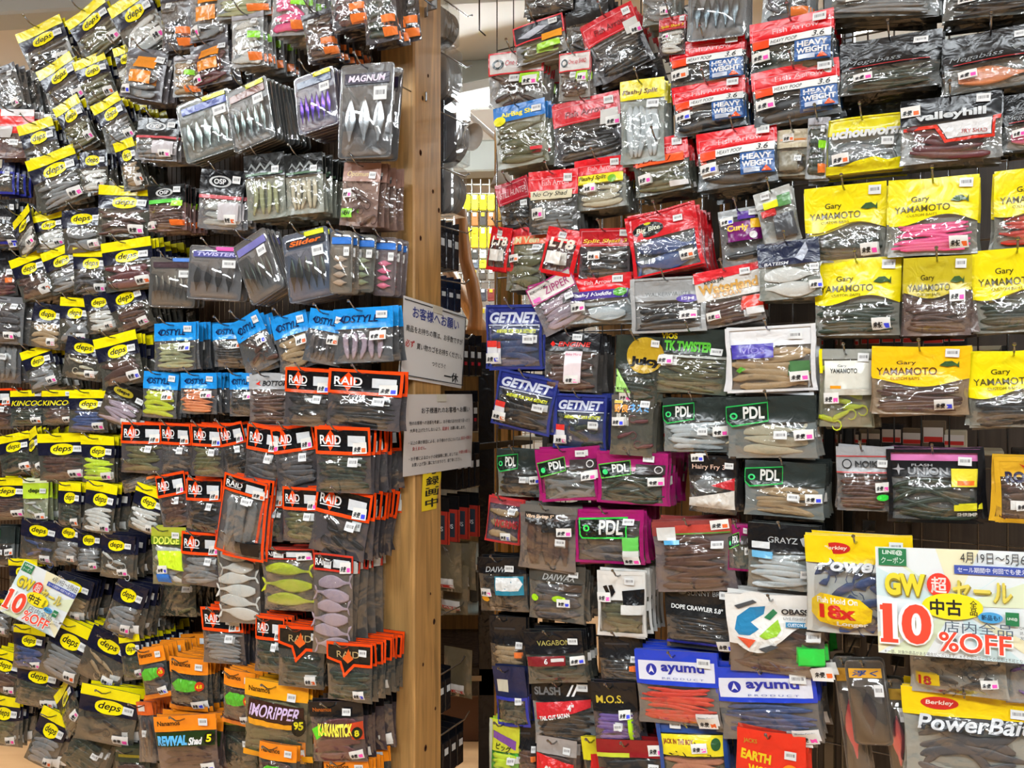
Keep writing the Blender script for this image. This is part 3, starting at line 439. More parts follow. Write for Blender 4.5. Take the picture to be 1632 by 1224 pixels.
style('earth', 'red packet with yellow block capitals', .14, .13, .8, '#e0301c', [T('JACKS', .2, .18, .2, .08, '#b89028', .02), T('EARTH', .28, .4, .44, .15, '#e8c820', .05, 0, .12), T('WORM', .36, .62, .4, .15, '#e8c820', .05, 0, .12), e('orange_disc', .78, .64, .15, .18, '#f08820')], '#7c3a30', bc=(.78, .32), pt=None)
style('greeny', 'yellow and green striped packet', .1, .15, .5, '#c8cc38', [pl('purple_band', [(.15, .18), (.9, .32), (.9, .46), (.15, .3)], '#7a4a98'), T('ビッグ', .5, .44, .5, .1, '#384018', .04, 0, .15), pl('grey_edge', [(0, 0), (.12, .02), (.12, 1), (0, 1)], '#b8bca8')], '#58d838', bc=(.78, .62), pt=None)
style('slider', 'red and black packet with white script', .13, .13, .3, '#9a9490', [pl('red_panel', [(0, .3), (.95, .42), (.95, .85), (0, .75)], '#d02828'), T('Slider', .45, .6, .5, .2, '#e8e4e0', .03, .3, .1)], '#5c4844', bc=(.75, .2), pt=None)
style('damiki', 'dark red packet with red capitals', .15, .13, .26, '#8a1c20', [r('lime_line', 0, .2, .5, .26, '#c0c838'), T('DAMIKI', .4, .52, .76, .2, '#a82c34', .06)], '#2e2626', bc=(.86, .4), pt=(.9, .14))
style('yelred', 'yellow packet with red square', .1, .13, .4, '#d8cc20', [r('red_square', .3, .3, .9, .55, '#c02420')], '#3c3a34', bc=(.8, .7), pt=None)
style('navybl', 'cream-labelled navy packet', .12, .15, .55, '#1c2448', [r('cream_label', .1, .22, .45, .42, '#c8c4b0'), fr('border', 0, .5, 1, 1, .06, .05, '#3038a0')], '#3c3c38', bc=(.75, .55), pt=None)
style('orgred', 'slim orange-topped packet', .1, .14, .22, '#d86024', [r('red_tag', .1, .06, .5, .16, '#e8e0d8')], '#50525a', bc=(.5, .5), pt=None)
style('redbox', 'red and white packet', .1, .13, .5, '#e0281c', [r('white_top', .2, 0, 1, .14, '#e4e0e0'), r('grey_label', .1, .35, .5, .6, '#b8b4b0')], '#6c4440', bc=(.6, .7), pt=None)
style('redthin', 'slim red and black packet', .06, .14, .18, '#1a1a1c', [r('red_panel', .1, .2, .95, .9, '#b83028'), T('DUS', .5, .55, .6, .1, '#d8d8d8', .02)], '#26262a', bc=(.5, .1), pt=None)
style('teal', 'clear packet with teal corner', .13, .14, .3, '#8a928e', [pl('teal_corner', [(0, .3), (.5, .05), (.7, .1), (.1, .45)], '#50c8b8')], '#8a8e88', bc=(.6, .3), pt=(.7, .8))
style('dulle', 'dull green bag', .12, .15, .3, '#3a3e2c', [r('gold_line', .1, .14, .9, .2, '#8a7a20')], '#3c4034', bc=(.8, .5), pt=None)
style('creamp', 'cream card packet', .1, .13, .4, '#c8bca0', [r('orange_line', .1, .2, .9, .24, '#d88848'), r('grey_panel', .1, .5, .7, .9, '#8c8878')], '#98907c', bc=(.7, .66), pt=(.35, .18))

MESH = {}
def style_meshes(st, var, lo=False):
    """body, header, window and prints for one style; shared by all packets of that style and shape variant"""
    k = (st['key'], var, lo)
    if k in MESH: return MESH[k]
    s = Surf(st['w'], st['h'], st['t'], st['hd'], hash((len(st['d']), st['hd'])) % 999 + var * 77)
    vb = st['fn'] or (lambda u: st['hd'])
    out = dict(s=s)
    out['body'] = sheet(s, 'body', mat(st['back'], 'print'), *((6, 5) if lo else (10, 8)), 0, 1, s.back)
    out['header'] = sheet(s, 'header', mat(st['hc']), *((9, 3) if lo else (28, 11)), 0, vb, s.front)
    out['window'] = sheet(s, 'window', mat(st['film'], 'film'), *((10, 7) if lo else (22, 16)), vb, 1, s.front)
    pr = []; lift = .001
    for it in st['items']:
        c = it[0]
        if lo and c not in 'rf' and it[1] not in ('border', 'header_panel', 'green_plate'): lift += .0006; continue
        if c == 't': pr.append(('lettering', words_on(s, 'lettering', it[2], mat(it[7]), it[3], it[4], it[5], it[6], lift, it[8], it[9], it[10]), 't'))
        elif c == 'r': pr.append((it[1], patch(s, it[1], mat(it[6]), it[2], it[3], it[4], it[5], lift), 'r'))
        elif c == 'e': pr.append((it[1], ellip(s, it[1], mat(it[6]), it[2], it[3], it[4], it[5], lift, it[7]), 'e'))
        elif c == 'f': pr.append((it[1], frame(s, it[1], mat(it[8]), *it[2:8], lift), 'f'))
        elif c == 'p':
            tess = tessellate_polygon([[Vector((a, b, 0)) for a, b in it[2]]])
            pr.append((it[1], drape(s, it[1], mat(it[3]), it[2], tess, lift), 'p'))
        lift += .0006
    out['prints'] = pr; out['lift'] = lift
    bu, bv = st['bc']; hw = .019 / st['w']; hh = .013 / st['h']; bu = min(.97 - hw * .5, bu)
    out['barcode'] = patch(s, 'barcode_label', mat('#dfe3e4', 'barcode'), bu - hw * .62, bv - hh * .62, bu + hw * .62, bv + hh * .62, lift + .0004, .05)
    if st['pt']:
        for i, mc in enumerate(('#ff4fb8', '#3848e8', '#f06a28')):
            pu, pv = st['pt']; a = .017 / st['w']; b = .0105 / st['h']
            out['tag%d' % i] = (patch(s, 'price_tag', mat('#e6e6e2', 'paper'), pu - a, pv - b, pu + a, pv + b, lift + .0003, -.06),
                                words_on(s, 'handwriting', '未使', mat('#1c1c20', 'paper'), pu - a * .35, pv + b * .25, a * 1.05, b * 1.0, lift + .0008, .05, .2, -.08),
                                patch(s, 'pen_mark', mat(mc, 'paper'), pu + a * .3, pv - b * .05, pu + a * .85, pv + b * .7, lift + .0008, -.06))
    MESH[k] = out
    return out
ORD = ['', 'first', 'second', 'third', 'fourth', 'fifth', 'sixth', 'seventh', 'eighth', 'ninth', 'tenth', 'eleventh', 'twelfth', 'thirteenth', 'fourteenth', 'fifteenth', 'sixteenth']
NUM = ['', 'one', 'two', 'three', 'four', 'five', 'six', 'seven', 'eight', 'nine', 'ten', 'eleven', 'twelve', 'thirteen', 'fourteen', 'fifteen', 'sixteen', 'seventeen', 'eighteen']
KN = dict(w='worms', v='worms', k='worms', s='shads', f='minnows', g='grubs', c='crayfish', j='jigs')
HOOK = {}
def hook(p, b, label):
    """chrome peg from the rack face to just past the front packet, tip turned up"""
    key = round(b, 2)
    if key not in HOOK:
        L = key + .022
        v, f = tube([(0, .0, 0), (0, -L * .5, 0), (0, -L + .006, 0), (0, -L - .006, .004), (0, -L - .022, .018)], .0019, 6)
        HOOK[key] = mk('peg_hook', v, f, mat('#9a9c9e', 'metal'))
        v, f = lathe([(.0026, 0), (.0034, -.001), (.0034, -.003), (.0026, -.004)], 8)
        HOOK['tip'] = HOOK.get('tip') or mk('tip_bead', v, f, mat('#d8dadc', 'metal'))
        v, f = boxv(-.014, .014, -.003, .0, -.012, .012, .002)
        HOOK['plate'] = HOOK.get('plate') or mk('mount_plate', v, f, mat('#86888a', 'metal'), False)
    o = ob('peg_hook', HOOK[key]); q = p - NN * key
    o.location = q; o.rotation_euler = (0, 0, -TH)
    ob('tip_bead', HOOK['tip'], o, (0, -key - .044, .018)); ob('mount_plate', HOOK['plate'], o)
    tag(o, label, 'hook', 'peg hooks on the racks')
PK = []
ROW = [None, None]
def row(rk, name): ROW[:] = [rk, name]
def P(st, x0, y0, x1, y1, rot=None, lure=None, n=0, lab=None, yaw=None, b=None, sp=.009, hk=True):
    if ROW[1][0] == 'F': cx_, cy_ = (x0 + x1) / 2, (y0 + y1) / 2; x0, x1, y0, y1 = cx_ + (x0 - cx_) * 1.12, cx_ + (x1 - cx_) * 1.12, cy_ + (y0 - cy_) * 1.1, cy_ + (y1 - cy_) * 1.1; sp *= 1.25
    else: cx_, cy_ = (x0 + x1) / 2, (y0 + y1) / 2; x0, x1, y0, y1 = cx_ + (x0 - cx_) * 1.035, cx_ + (x1 - cx_) * 1.035, cy_ + (y0 - cy_) * 1.045, cy_ + (y1 - cy_) * 1.045
    PK.append(dict(st=st, x0=x0, y0=y0, x1=x1, y1=y1, rot=rot, lure=lure, n=n, lab=lab, yaw=yaw, b=b, sp=sp, rk=ROW[0], row=ROW[1], hk=hk))
def children_of(root, st, M, lure, rr, full):
    s = M['s']
    ob('header', M['header'], root); ob('window', M['window'], root)
    for nm, me, c in M['prints']:
        if full or c in 'rf' or nm in ('border', 'header_panel', 'green_plate'): ob(nm, me, root)
    ob('barcode_label', M['barcode'], root)
    if st['pt'] and (full or rr.random() < .6):
        i = rr.choice((0, 0, 1, 2)); t = ob('price_tag', M['tag%d' % i][0], root)
        if full: ob('handwriting', M['tag%d' % i][1], t); ob('pen_mark', M['tag%d' % i][2], t)
    if full and lure:
        kind, cnt, cc = lure[0], int(lure[1]), lure[2:]
        if kind in 'wk': cnt = int(cnt * 1.5 + .5)
        elif kind in 'gc': cnt = int(cnt * 1.6)
        h = LC[cc][0]; top = max(st['hd'], st.get('ltop', 0)) + .05; bot = .95
        for i in range(cnt):
            t = (i + .5) / cnt
            if kind == 'v':
                u, v = .14 + .72 * t, (top + bot) / 2; L = (bot - top) * st['h'] * .92; ang = math.pi / 2 + rr.uniform(-.06, .06)
            elif kind in 'gc':
                u, v = .2 + .6 * ((i * .62 + .1) % 1), top + (bot - top) * t; L = min(st['w'] * (.5 if kind == 'g' else .36), (bot - top) * st['h'] * .95); ang = rr.uniform(-.5, .5) + (math.pi if rr.random() < .4 else 0)
            elif kind == 'j':
                u, v = .16 + .68 * t, (top + bot) / 2; L = (bot - top) * st['h'] * .8; ang = math.pi / 2
            else:
                u, v = .5 + rr.uniform(-.03, .03), top + (bot - top) * t; L = st['w'] * rr.uniform(.7, .88); ang = rr.uniform(-.09, .09) + (math.pi if kind in 'wk' and rr.random() < .35 else 0)
                if kind in 'sf' and i % 2: ang += math.pi
            x, z = s.xz(u, v)
            o = ob('lure', lure_mesh(kind, h, (i * 7 + cnt) % 5), root, (x, s.mid(u, v) - .0008 - .0006 * (i % 2), z), (0, ang, 0))
            thick = .5 if kind in 'gcsf' else 1.0
            fat = min(2.2, max(.9, (bot - top) * st['h'] / cnt / (L * (.07 if kind in 'wk' else .155)))) if kind in 'wksf' else (min(2.5, st['w'] * .8 / cnt / (L * .075)) if kind == 'v' else 1.25)
            o.scale = (L, min(.075 * thick, L), L * fat)
BIG1 = 8600
PILE = [[], [], [], {}]
def pile(me, mw):
    V, Fc, MI, ms = PILE; n = len(V); m = me.materials[0]; k = ms.setdefault(m.name, len(ms))
    V.extend(tuple(mw @ v.co) for v in me.vertices); Fc.extend(tuple(i + n for i in q.vertices) for q in me.polygons); MI.extend([k] * len(me.polygons))
def finish_pile():
    V, Fc, MI, ms = PILE; me = bpy.data.meshes.new('stacked_packets'); me.from_pydata(V, [], Fc)
    for k in ms: me.materials.append(bpy.data.materials[k])
    me.polygons.foreach_set('material_index', MI); me.polygons.foreach_set('use_smooth', [True] * len(MI)); me.update()
    o = ob('stacked_packets', me); tag(o, 'further packets stacked on the hooks behind the ones in front', 'packets', None, 'stuff')
def build_packets():
    byrow = {}
    for p in PK: byrow.setdefault(p['row'], []).append(p)
    short = {}
    for rw, ps in byrow.items():
        for i, p in enumerate(sorted(ps, key=lambda q: q['x0'] + q['x1'])): p['i'] = i + 1
    for p in PK:
        st = S[p['st']]
        if p['lab']: p['short'] = p['lab']
        else:
            lu = p['lure']; c = (' of %s %s' % (LC[lu[2:]][1], KN[lu[0]])) if lu and lu[0] != 'j' else ''
            p['short'] = '%s%s, %s in %s' % (st['d'], c, ORD[p['i']], rw_name(p['row']))
    for idx, p in enumerate(PK):
        rr = random.Random(idx * 13 + 5); st = S[p['st']]; rk = p['rk']
        b = p['b'] if p['b'] is not None else .175 + (.012 if idx % 2 else -.004)
        yaw = math.radians(p['yaw'] if p['yaw'] is not None else (DEFYAW[rk](p) + rr.uniform(-4, 4)))
        c = onrack(rk, (p['x0'] + p['x1']) / 2, (p['y0'] + p['y1']) / 2, b)
        tp = TH - yaw; k = math.cos(tp) + c.x / c.y * math.sin(tp)
        W = (p['x1'] - p['x0']) * c.y / (F * k); H = (p['y1'] - p['y0']) * c.y / F
        slope = math.atan2(-(c.z - EYE) * math.sin(tp), math.cos(tp) * c.y + c.x * math.sin(tp))
        rot = math.radians(p['rot']) - slope if p['rot'] is not None else math.radians(rr.uniform(-3, 3))
        rot = max(-.75, min(.75, rot))
        var = rr.randrange(3); M = style_meshes(st, var)
        Rm = Matrix.Rotation(-tp, 4, 'Z') @ Matrix.Rotation(math.radians(rr.uniform(-2, 4)), 4, 'X') @ Matrix.Rotation(rot, 4, 'Y')
        sx, sz = W / st['w'], H / st['h']; hole = c + (Rm @ Vector((0, 0, .44 * H)))
        root = ob('lure_packet', M['body'])
        root.matrix_world = Matrix.Translation(hole) @ Rm @ Matrix.Diagonal((sx, 1, sz, 1))
        children_of(root, st, M, p['lure'], rr, True)
        if len(p['short'].split()) > 13: print('LONG', p['short'])
        tag(root, p['short'], 'packet', 'packets on the hooks of ' + rw_name(p['row']))
        for i in range(1, int(p['n'] * 1.4) + 3):
            d = i * p['sp'] * 1.3 * rr.uniform(.85, 1.15)
            if b - d < .008: break
            e_ = hole - NN * d + E1 * (W * .5)
            if p['row'][0] == 'P' and CX + F * e_.x / e_.y > 642: break
            R2 = Matrix.Rotation(-tp + math.radians(rr.uniform(-5, 5)), 4, 'Z') @ Matrix.Rotation(math.radians(rr.uniform(-2, 2)), 4, 'X') @ Matrix.Rotation(rot * .6 + math.radians(rr.uniform(-4, 4)), 4, 'Y')
            mw = Matrix.Translation(hole - NN * d + E1 * rr.uniform(-.003, .004) + Vector((0, 0, rr.uniform(-.004, .002)))) @ R2 @ Matrix.Diagonal((sx, 1, sz, 1))
            big = (p['x1'] - p['x0']) * (p['y1'] - p['y0'])
            if i == 1 and big > BIG1:
                M2 = style_meshes(st, (var + i) % 3)
                q = ob('lure_packet', M2['body']); q.matrix_world = mw
                children_of(q, st, M2, None, rr, False)
                tag(q, 'next one behind ' + p['short'], 'packet', 'packets right behind the front ones')
            else:
                M2 = style_meshes(st, (var + i) % 3, True)
                parts = [M2['body'], M2['header'], M2['window'], M2['barcode']] + [q[1] for q in M2['prints']]
                if st['pt'] and rr.random() < .6: parts.append(M2['tag%d' % rr.choice((0, 0, 1, 2))][0])
                for me in parts: pile(me, mw)
        if p['hk']: hook(hole, b, 'peg hook holding ' + p['short'])
def rw_name(rw):
    a, n = rw
    return {'F': 'far-left row ', 'P': 'post-side row ', 'R': 'right-rack row '}[a] + NUM[n]
DEFYAW = {'L': lambda p: 22 if p['row'][0] == 'F' else 13, 'R': lambda p: 4 if p['x0'] > 1050 else 8}
# ================================================================== the room
def struct(name, me_or_o):
    o = me_or_o if isinstance(me_or_o, bpy.types.Object) else ob(name, me_or_o)
    o['kind'] = 'structure'; return o
def floor_mat():
    m, N, L = newmat('floor_boards'); out = N.new('ShaderNodeOutputMaterial'); b = N.new('ShaderNodeBsdfPrincipled'); L.new(b.outputs[0], out.inputs[0])
    tc = N.new('ShaderNodeTexCoord'); mp = N.new('ShaderNodeMapping'); mp.inputs['Rotation'].default_value = (0, 0, TH); mp.inputs['Scale'].default_value = (1.2, 9, 1)
    nz = N.new('ShaderNodeTexNoise'); nz.inputs['Scale'].default_value = 2; nz.inputs['Detail'].default_value = 4
    cr = N.new('ShaderNodeValToRGB'); cr.color_ramp.elements[0].color = lin('#a87848'); cr.color_ramp.elements[1].color = lin('#d8ac7c')
    L.new(tc.outputs['Object'], mp.inputs[0]); L.new(mp.outputs[0], nz.inputs['Vector']); L.new(nz.outputs[0], cr.inputs[0]); L.new(cr.outputs[0], b.inputs['Base Color'])
    b.inputs['Roughness'].default_value = .35; return m
v, f = boxv(-7, 7, -3.2, 8, -.1, 0); struct('floor', mk('floor', v, f, floor_mat(), False))
v, f = boxv(-7, 7, -3.2, 8, 3.3, 3.4); struct('ceiling', mk('ceiling', v, f, mat('#f2f2ee', 'matte'), False))
for nm, a in (('wall_back', (-7, 7, 7.9, 8, 0, 3.3)), ('wall_front', (-7, 7, -3.3, -3.2, 0, 3.3)), ('wall_left', (-7.1, -7, -3.2, 8, 0, 3.3)), ('wall_right', (7, 7.1, -3.2, 8, 0, 3.3))):
    v, f = boxv(*a); struct(nm, mk(nm, v, f, mat('#6c6a66' if nm != 'wall_back' else '#c4beb2', 'matte'), False))
# ceiling beams (steel) and seams
for i, (y0, wd, dp, hexc) in enumerate(((3.35, .16, .16, '#c9d2d4'), (4.5, .22, .2, '#d6dcd8'), (5.9, .2, .22, '#c4cac4'), (2.2, .14, .12, '#c6c6bc'))):
    struct('trim_%d' % (i + 1), box('trim_%d' % (i + 1), mat(hexc, 'matte'), -6.9, 6.9, -wd / 2, wd / 2, -dp, 0, None, .01, (0, y0, 3.3), (0, 0, -.12)))
for i, x in enumerate((-2.3, -.4, 1.6)):
    struct('trim_%d' % (i + 5), box('trim_%d' % (i + 5), mat('#bfbfb4', 'matte'), -.05, .05, -3, 7.8, -.05, 0, None, .005, (x, 0, 3.3)))
# tube fixtures under the ceiling (their light is set at the top)
for i, (lx, ly, p) in enumerate(LAMPS):
    t = empty('ceiling_light', (lx, ly, 3.13), -TH)
    for s in (-.5, .5): box('suspension_rod', mat('#c8cacc', 'paper'), s - .006, s + .006, -.006, .006, -.001, .17, t)
    box('housing', mat('#e6e8e6', 'paper'), -.66, .66, -.075, .075, -.06, 0, t, .01)
    for s in (-1, 1):
        v, f = tube([(-.6, .04 * s, -.085), (.6, .04 * s, -.085)], .014, 8); ob('tube', mk('tube', v, f, mat('#f4faff', 'emit')), t)
        box('end_cap', mat('#c8cacc', 'paper'), .6 * s - .02, .6 * s + .02, -.06, .06, -.11, -.055, t)
    place = ['above the left aisle', 'above the camera', 'above the right aisle', 'beyond the far-left packets', 'behind the left rack', 'glowing through the gap between racks', 'behind the right rack', 'far beyond the left rack'][i]
    tag(t, 'twin-tube fluorescent ceiling light ' + place, 'ceiling light')

# ------------------------------------------------------------------ left rack: brown board, wires, posts
pc = onrack('L', 660, 625, .045); A0 = pc.dot(E1)                       # near post corner
zt, zb = 2.55, .02
def rackbox(name, m, rk, a0, a1, b0, b1, z0, z1, bev=0, parent=None):
    """box in rack coordinates (local x along E1, local -y out of the rack face)"""
    o = box(name, m, a0, a1, -b1, -b0, z0, z1, None, bev)
    base = rackp(rk, 0, 0, 0); o.location = base; o.rotation_euler = (0, 0, -TH)
    if parent: o.parent = parent; o.matrix_parent_inverse = parent.matrix_world.inverted()
    return o
def rackempty(name, rk, a, z=0):
    o = empty(name, rackp(rk, a, 0, z), -TH); bpy.context.view_layer.update(); return o
pine = mat('#c89a5c', 'wood')
lr = rackempty('display_rack', 'L', A0 - 1.2)
tag(lr, 'tall brown board rack of packets left of the pine post', 'rack')
rackbox('back_board', mat('#4a3522', 'wood'), 'L', A0 - 2.6, A0 - .101, -.035, -.012, .42, 2.42, 0, lr)
for i, z in enumerate((.42, 1.4, 2.42)): rackbox('rail', pine, 'L', A0 - 2.6, A0 - .101, -.05, -.036, z - .03, z + .03, .004, lr)
V = []; Fc = []
for i in range(124):
    a = A0 - 2.58 + i * .02; t = tube([(a, 0, .44), (a, 0, 2.42)], .0011, 4); n = len(V); V += t[0]; Fc += [tuple(j + n for j in q) for q in t[1]]
for i in range(17):
    z = .5 + i * .12; t = tube([(A0 - 2.58, .003, z), (A0 - .102, .003, z)], .0014, 4); n = len(V); V += t[0]; Fc += [tuple(j + n for j in q) for q in t[1]]
o = ob('wire_grid', mk('wire_grid', V, Fc, mat('#4a3c2c', 'metal'))); o.location = rackp('L', 0, 0, 0); o.rotation_euler = (0, 0, -TH)
o.parent = lr; o.matrix_parent_inverse = lr.matrix_world.inverted(); o['kind'] = 'stuff'
def knotty(name, rk, a1, w_, b0, b1, z0, z1, label):
    p = rackbox(name, pine, rk, a1 - w_, a1, b0, b1, z0, z1, .004); tag(p, label, 'post')
    return p
post = knotty('wooden_post', 'L', A0, .1, -.067, .045, 0, 2.75, 'knotty pine post at the near end of the left rack, notices pinned on')
kr = random.Random(3)
for i, (bb, z) in enumerate(((-.01, 2.25), (.012, 2.19), (-.03, 1.98), (.02, 1.86), (-.055, 1.94), (.01, 1.7), (-.02, 1.02), (-.035, .95), (.01, .86), (-.04, .74), (.0, .66), (-.05, 1.3), (.02, 2.06))):
    v, f = lathe([(.006, 0), (.0045, -.0007)], 10)
    o = ob('knot', mk('knot', v, f, mat('#5a3018', 'matte')), None); rad = kr.uniform(.4, .95)
    o.parent = post; o.matrix_parent_inverse = Matrix.Identity(4)
    o.location = (A0 + .0002, -bb, z); o.rotation_euler = (0, 0, math.pi / 2); o.scale = (rad, 1, rad * 1.5)
pf = onrack('L', 118, 40, -.03)
post2 = rackbox('wooden_post', pine, 'L', pf.dot(E1) - .06, pf.dot(E1) + .06, -.17, -.056, 0, pf.z, .004); tag(post2, 'square pine post top rising behind the far-left packets', 'post')
# ------------------------------------------------------------------ notices on the post's end face
def endface(b, z, off=0): return rackp('L', A0 + .003 + off, b, z)
def notice(name, b0, z0, wd, ht, roll, label, off=.004, hexc='#dcdcda', cat='notice'):
    """sheet on the post's end face; local x runs into the gap, local -y faces the aisle"""
    o = empty(name, endface(b0, z0, off)); o.rotation_mode = 'XYZ'
    xa = -NN; ya = -E1
    Rm = Matrix((( xa.x, ya.x, 0), (xa.y, ya.y, 0), (0, 0, 1))).to_4x4() @ Matrix.Rotation(roll, 4, 'Y')
    o.matrix_world = Matrix.Translation(endface(b0, z0, off)) @ Rm
    s = Surf(wd, ht, .001, .5, 5 + int(wd * 1000), .8)
    V = []; f = []
    for j in range(9):
        for i in range(9):
            u, v = i / 8, j / 8; V.append(((u - .5) * wd, .012 * (abs(u - .35) ** 2) * (1 if u > .35 else .4) - .002 * math.sin(v * 5), (.5 - v) * ht))
    for j in range(8):
        for i in range(8): a = j * 9 + i; f.append((a, a + 9, a + 10, a + 1))
    sh = ob('sheet', mk('sheet', V, f, mat(hexc, 'paper')), o)
    tag(o, label, cat); return o
def curve_text(o, s, hexc, x, z, wd, ht, bold=.0, shear=0):
    v, f = letters(s, bold, shear)
    def yy(xx, zz, W, H): u = xx / W + .5; v_ = .5 - zz / H; return .012 * (abs(u - .35) ** 2) * (1 if u > .35 else .4) - .002 * math.sin(v_ * 5)
    W, H = o['_wh']
    V = [(x + a * wd, yy(x + a * wd, z + b * ht, W, H) - .0009, z + b * ht) for a, b in v]
    ob('lettering', mk('lettering', V, f, mat(hexc, 'matte'), False), o)
def midface(x, y):
    """pixel -> (b, z) on the post's end face plane"""
    rx = Vector(((x - CX) / F, 1, 0)); t = (A0 + .003) / rx.dot(E1); p = rx * t
    return p.dot(NN) - RACK['L'], EYE + (HY - y) / F * t, t
b_, z_, d_ = midface(690, 549); bL, _, dL = midface(637, 549); bR, _, dR = midface(740, 549)
n1 = notice('notice_sheet', (bL + bR) / 2, z_, abs(bL - bR), .186, .09, 'white notice with blue Japanese heading pinned on the pine post, upper of two')
W1 = abs(bL - bR); n1['_wh'] = (W1, .186)
for a in ((-.485, -.475, -.46, .46), (.475, .485, -.46, .46)):
    box('border_line', mat('#26262c', 'matte'), a[0] * W1, a[1] * W1, .0006, .001, a[2] * .186, a[3] * .186, n1)
for z in (.455, -.465): box('border_line', mat('#26262c', 'matte'), -.485 * W1, .485 * W1, -.0012, -.0008, z * .186, (z + .012) * .186, n1)
curve_text(n1, 'お客様へお願い', '#3a4690', -.0 * W1, .062, W1 * .74, .028, .02)
curve_text(n1, '商品をお持ちの際は、お手数ですが', '#202024', 0, .022, W1 * .9, .015, .01)
curve_text(n1, '必ず', '#d03838', -.38 * W1, -.012, W1 * .13, .017, .02)
curve_text(n1, '買い物カゴをお持ちください。', '#202024', .09 * W1, -.014, W1 * .74, .015, .01)
curve_text(n1, 'つりどうぐ', '#202024', .08 * W1, -.047, W1 * .22, .011, .01)
curve_text(n1, '一休', '#202024', .3 * W1, -.07, W1 * .25, .024, .03)
bL, _, _ = midface(640, 690); bR, _, _ = midface(752, 690); W2 = abs(bL - bR)
n2 = notice('notice_sheet', (bL + bR) / 2, midface(696, 690)[1], W2, .186, .0, 'white notice of small Japanese lines on the pine post, lower of two', .006, '#cfcac6')
n2['_wh'] = (W2, .186)
curve_text(n2, 'お子様連れのお客様へお願い', '#202024', .08 * W2, .055, W2 * .72, .014, .012)
curve_text(n2, '他のお客様への迷惑を考慮し、お子様が店内を走り回ったり', '#303034', 0, .027, W2 * .88, .009, .008)
curve_text(n2, '大声を上げたりしないよう、', '#303034', -.22 * W2, .01, W2 * .42, .009, .008)
curve_text(n2, '配慮を', '#c84848', .06 * W2, .01, W2 * .1, .009, .008); curve_text(n2, 'お願い致します。', '#303034', .25 * W2, .01, W2 * .24, .009, .008)
curve_text(n2, '・以上の事が原因による、お子様のケガについては、', '#303034', -.07 * W2, -.018, W2 * .74, .009, .008)
curve_text(n2, '当店は一切責任を', '#c84848', .39 * W2, -.017, W2 * .18, .009, .008); curve_text(n2, '負えません。', '#c84848', -.3 * W2, -.032, W2 * .18, .009, .008)
curve_text(n2, '・お子様によるロッドの破損等に関しましては、', '#303034', -.08 * W2, -.055, W2 * .7, .009, .008)
curve_text(n2, '弁償をお願いし、', '#c84848', .38 * W2, -.052, W2 * .2, .009, .008); curve_text(n2, 'お買い上げ頂く事になりますので、御了承ください。', '#303034', -.03 * W2, -.069, W2 * .72, .009, .008)
for nt, wd in ((n1, W1), (n2, W2)): box('tape', mat('#c8c4b4', 'paper'), -.02, .02, -.0022, -.0016, .075, .093, nt)
bY, zY, _ = midface(689, 758); bL, _, _ = midface(673, 775); bR, _, _ = midface(705, 775); W3 = abs(bL - bR)
n3 = notice('warning_sticker', bY, zY - .0, W3, .162, 0, 'yellow vertical sticker with black Japanese characters below the notices', .001, '#f0d428', 'sticker'); n3['_wh'] = (W3, .162)
for i, ch in enumerate('ビデオ録画中'): curve_text(n3, ch, '#18181a', 0, -.064 + (5 - i) * .0262, W3 * .7, .021, .02)

# ------------------------------------------------------------------ right rack: open wire grid on steel uprights
rr0 = rackempty('wire_grid_rack', 'R', 1.0); tag(rr0, 'open wire grid rack of packets right of the gap', 'rack')
aL = onrack('R', 792, 625, 0).dot(E1); aR = onrack('R', 1700, 625, 0).dot(E1)
V = []; Fc = []
def addt(t):
    n = len(V); V.extend(t[0]); Fc.extend(tuple(j + n for j in q) for q in t[1])
a = aL
while a < aR: addt(tube([(a, 0, .3), (a, 0, 2.6)], .0017, 4)); a += .05
z = .3
while z < 2.6: addt(tube([(aL, .003, z), (aR, .003, z)], .002, 4)); z += .15
o = ob('wire_grid', mk('wire_grid', V, Fc, mat('#85878a', 'metal'))); o.location = rackp('R', 0, 0, 0); o.rotation_euler = (0, 0, -TH)
o.parent = rr0; o.matrix_parent_inverse = rr0.matrix_world.inverted(); o['kind'] = 'stuff'
for x in (873, 1322, 1352):
    a = onrack('R', x, 625, -.03).dot(E1); rackbox('upright', mat('#5c5e60', 'metal'), 'R', a - .012, a + .012, -.05, -.02, .02, 2.65, .003, rr0)
for z in (.3, 2.6): rackbox('crossbar', mat('#5c5e60', 'metal'), 'R', aL, aR, -.045, -.015, z - .015, z + .015, .003, rr0)
# pine posts behind the right rack, with slotted steel strip
for i, (x0, x1, y0, Y) in enumerate(((788, 832, 205, 2.75),)):
    p = at((x0 + x1) / 2, y0, Y); wd = (x1 - x0) / F * Y
    q = box('wooden_post', mat('#d9a04e', 'wood'), -wd / 2, wd / 2, 0, wd, 0, p.z, None, .004, (p.x, Y, 0)); tag(q, 'pale pine post behind the left edge of the wire grid rack', 'post')
    for k in range(3):
        st_ = box('slot_strip', mat('#8a6a34', 'metal'), -wd / 2 + .012 + k * .034, -wd / 2 + .022 + k * .034, -.004, 0, .2, p.z - .1, q)

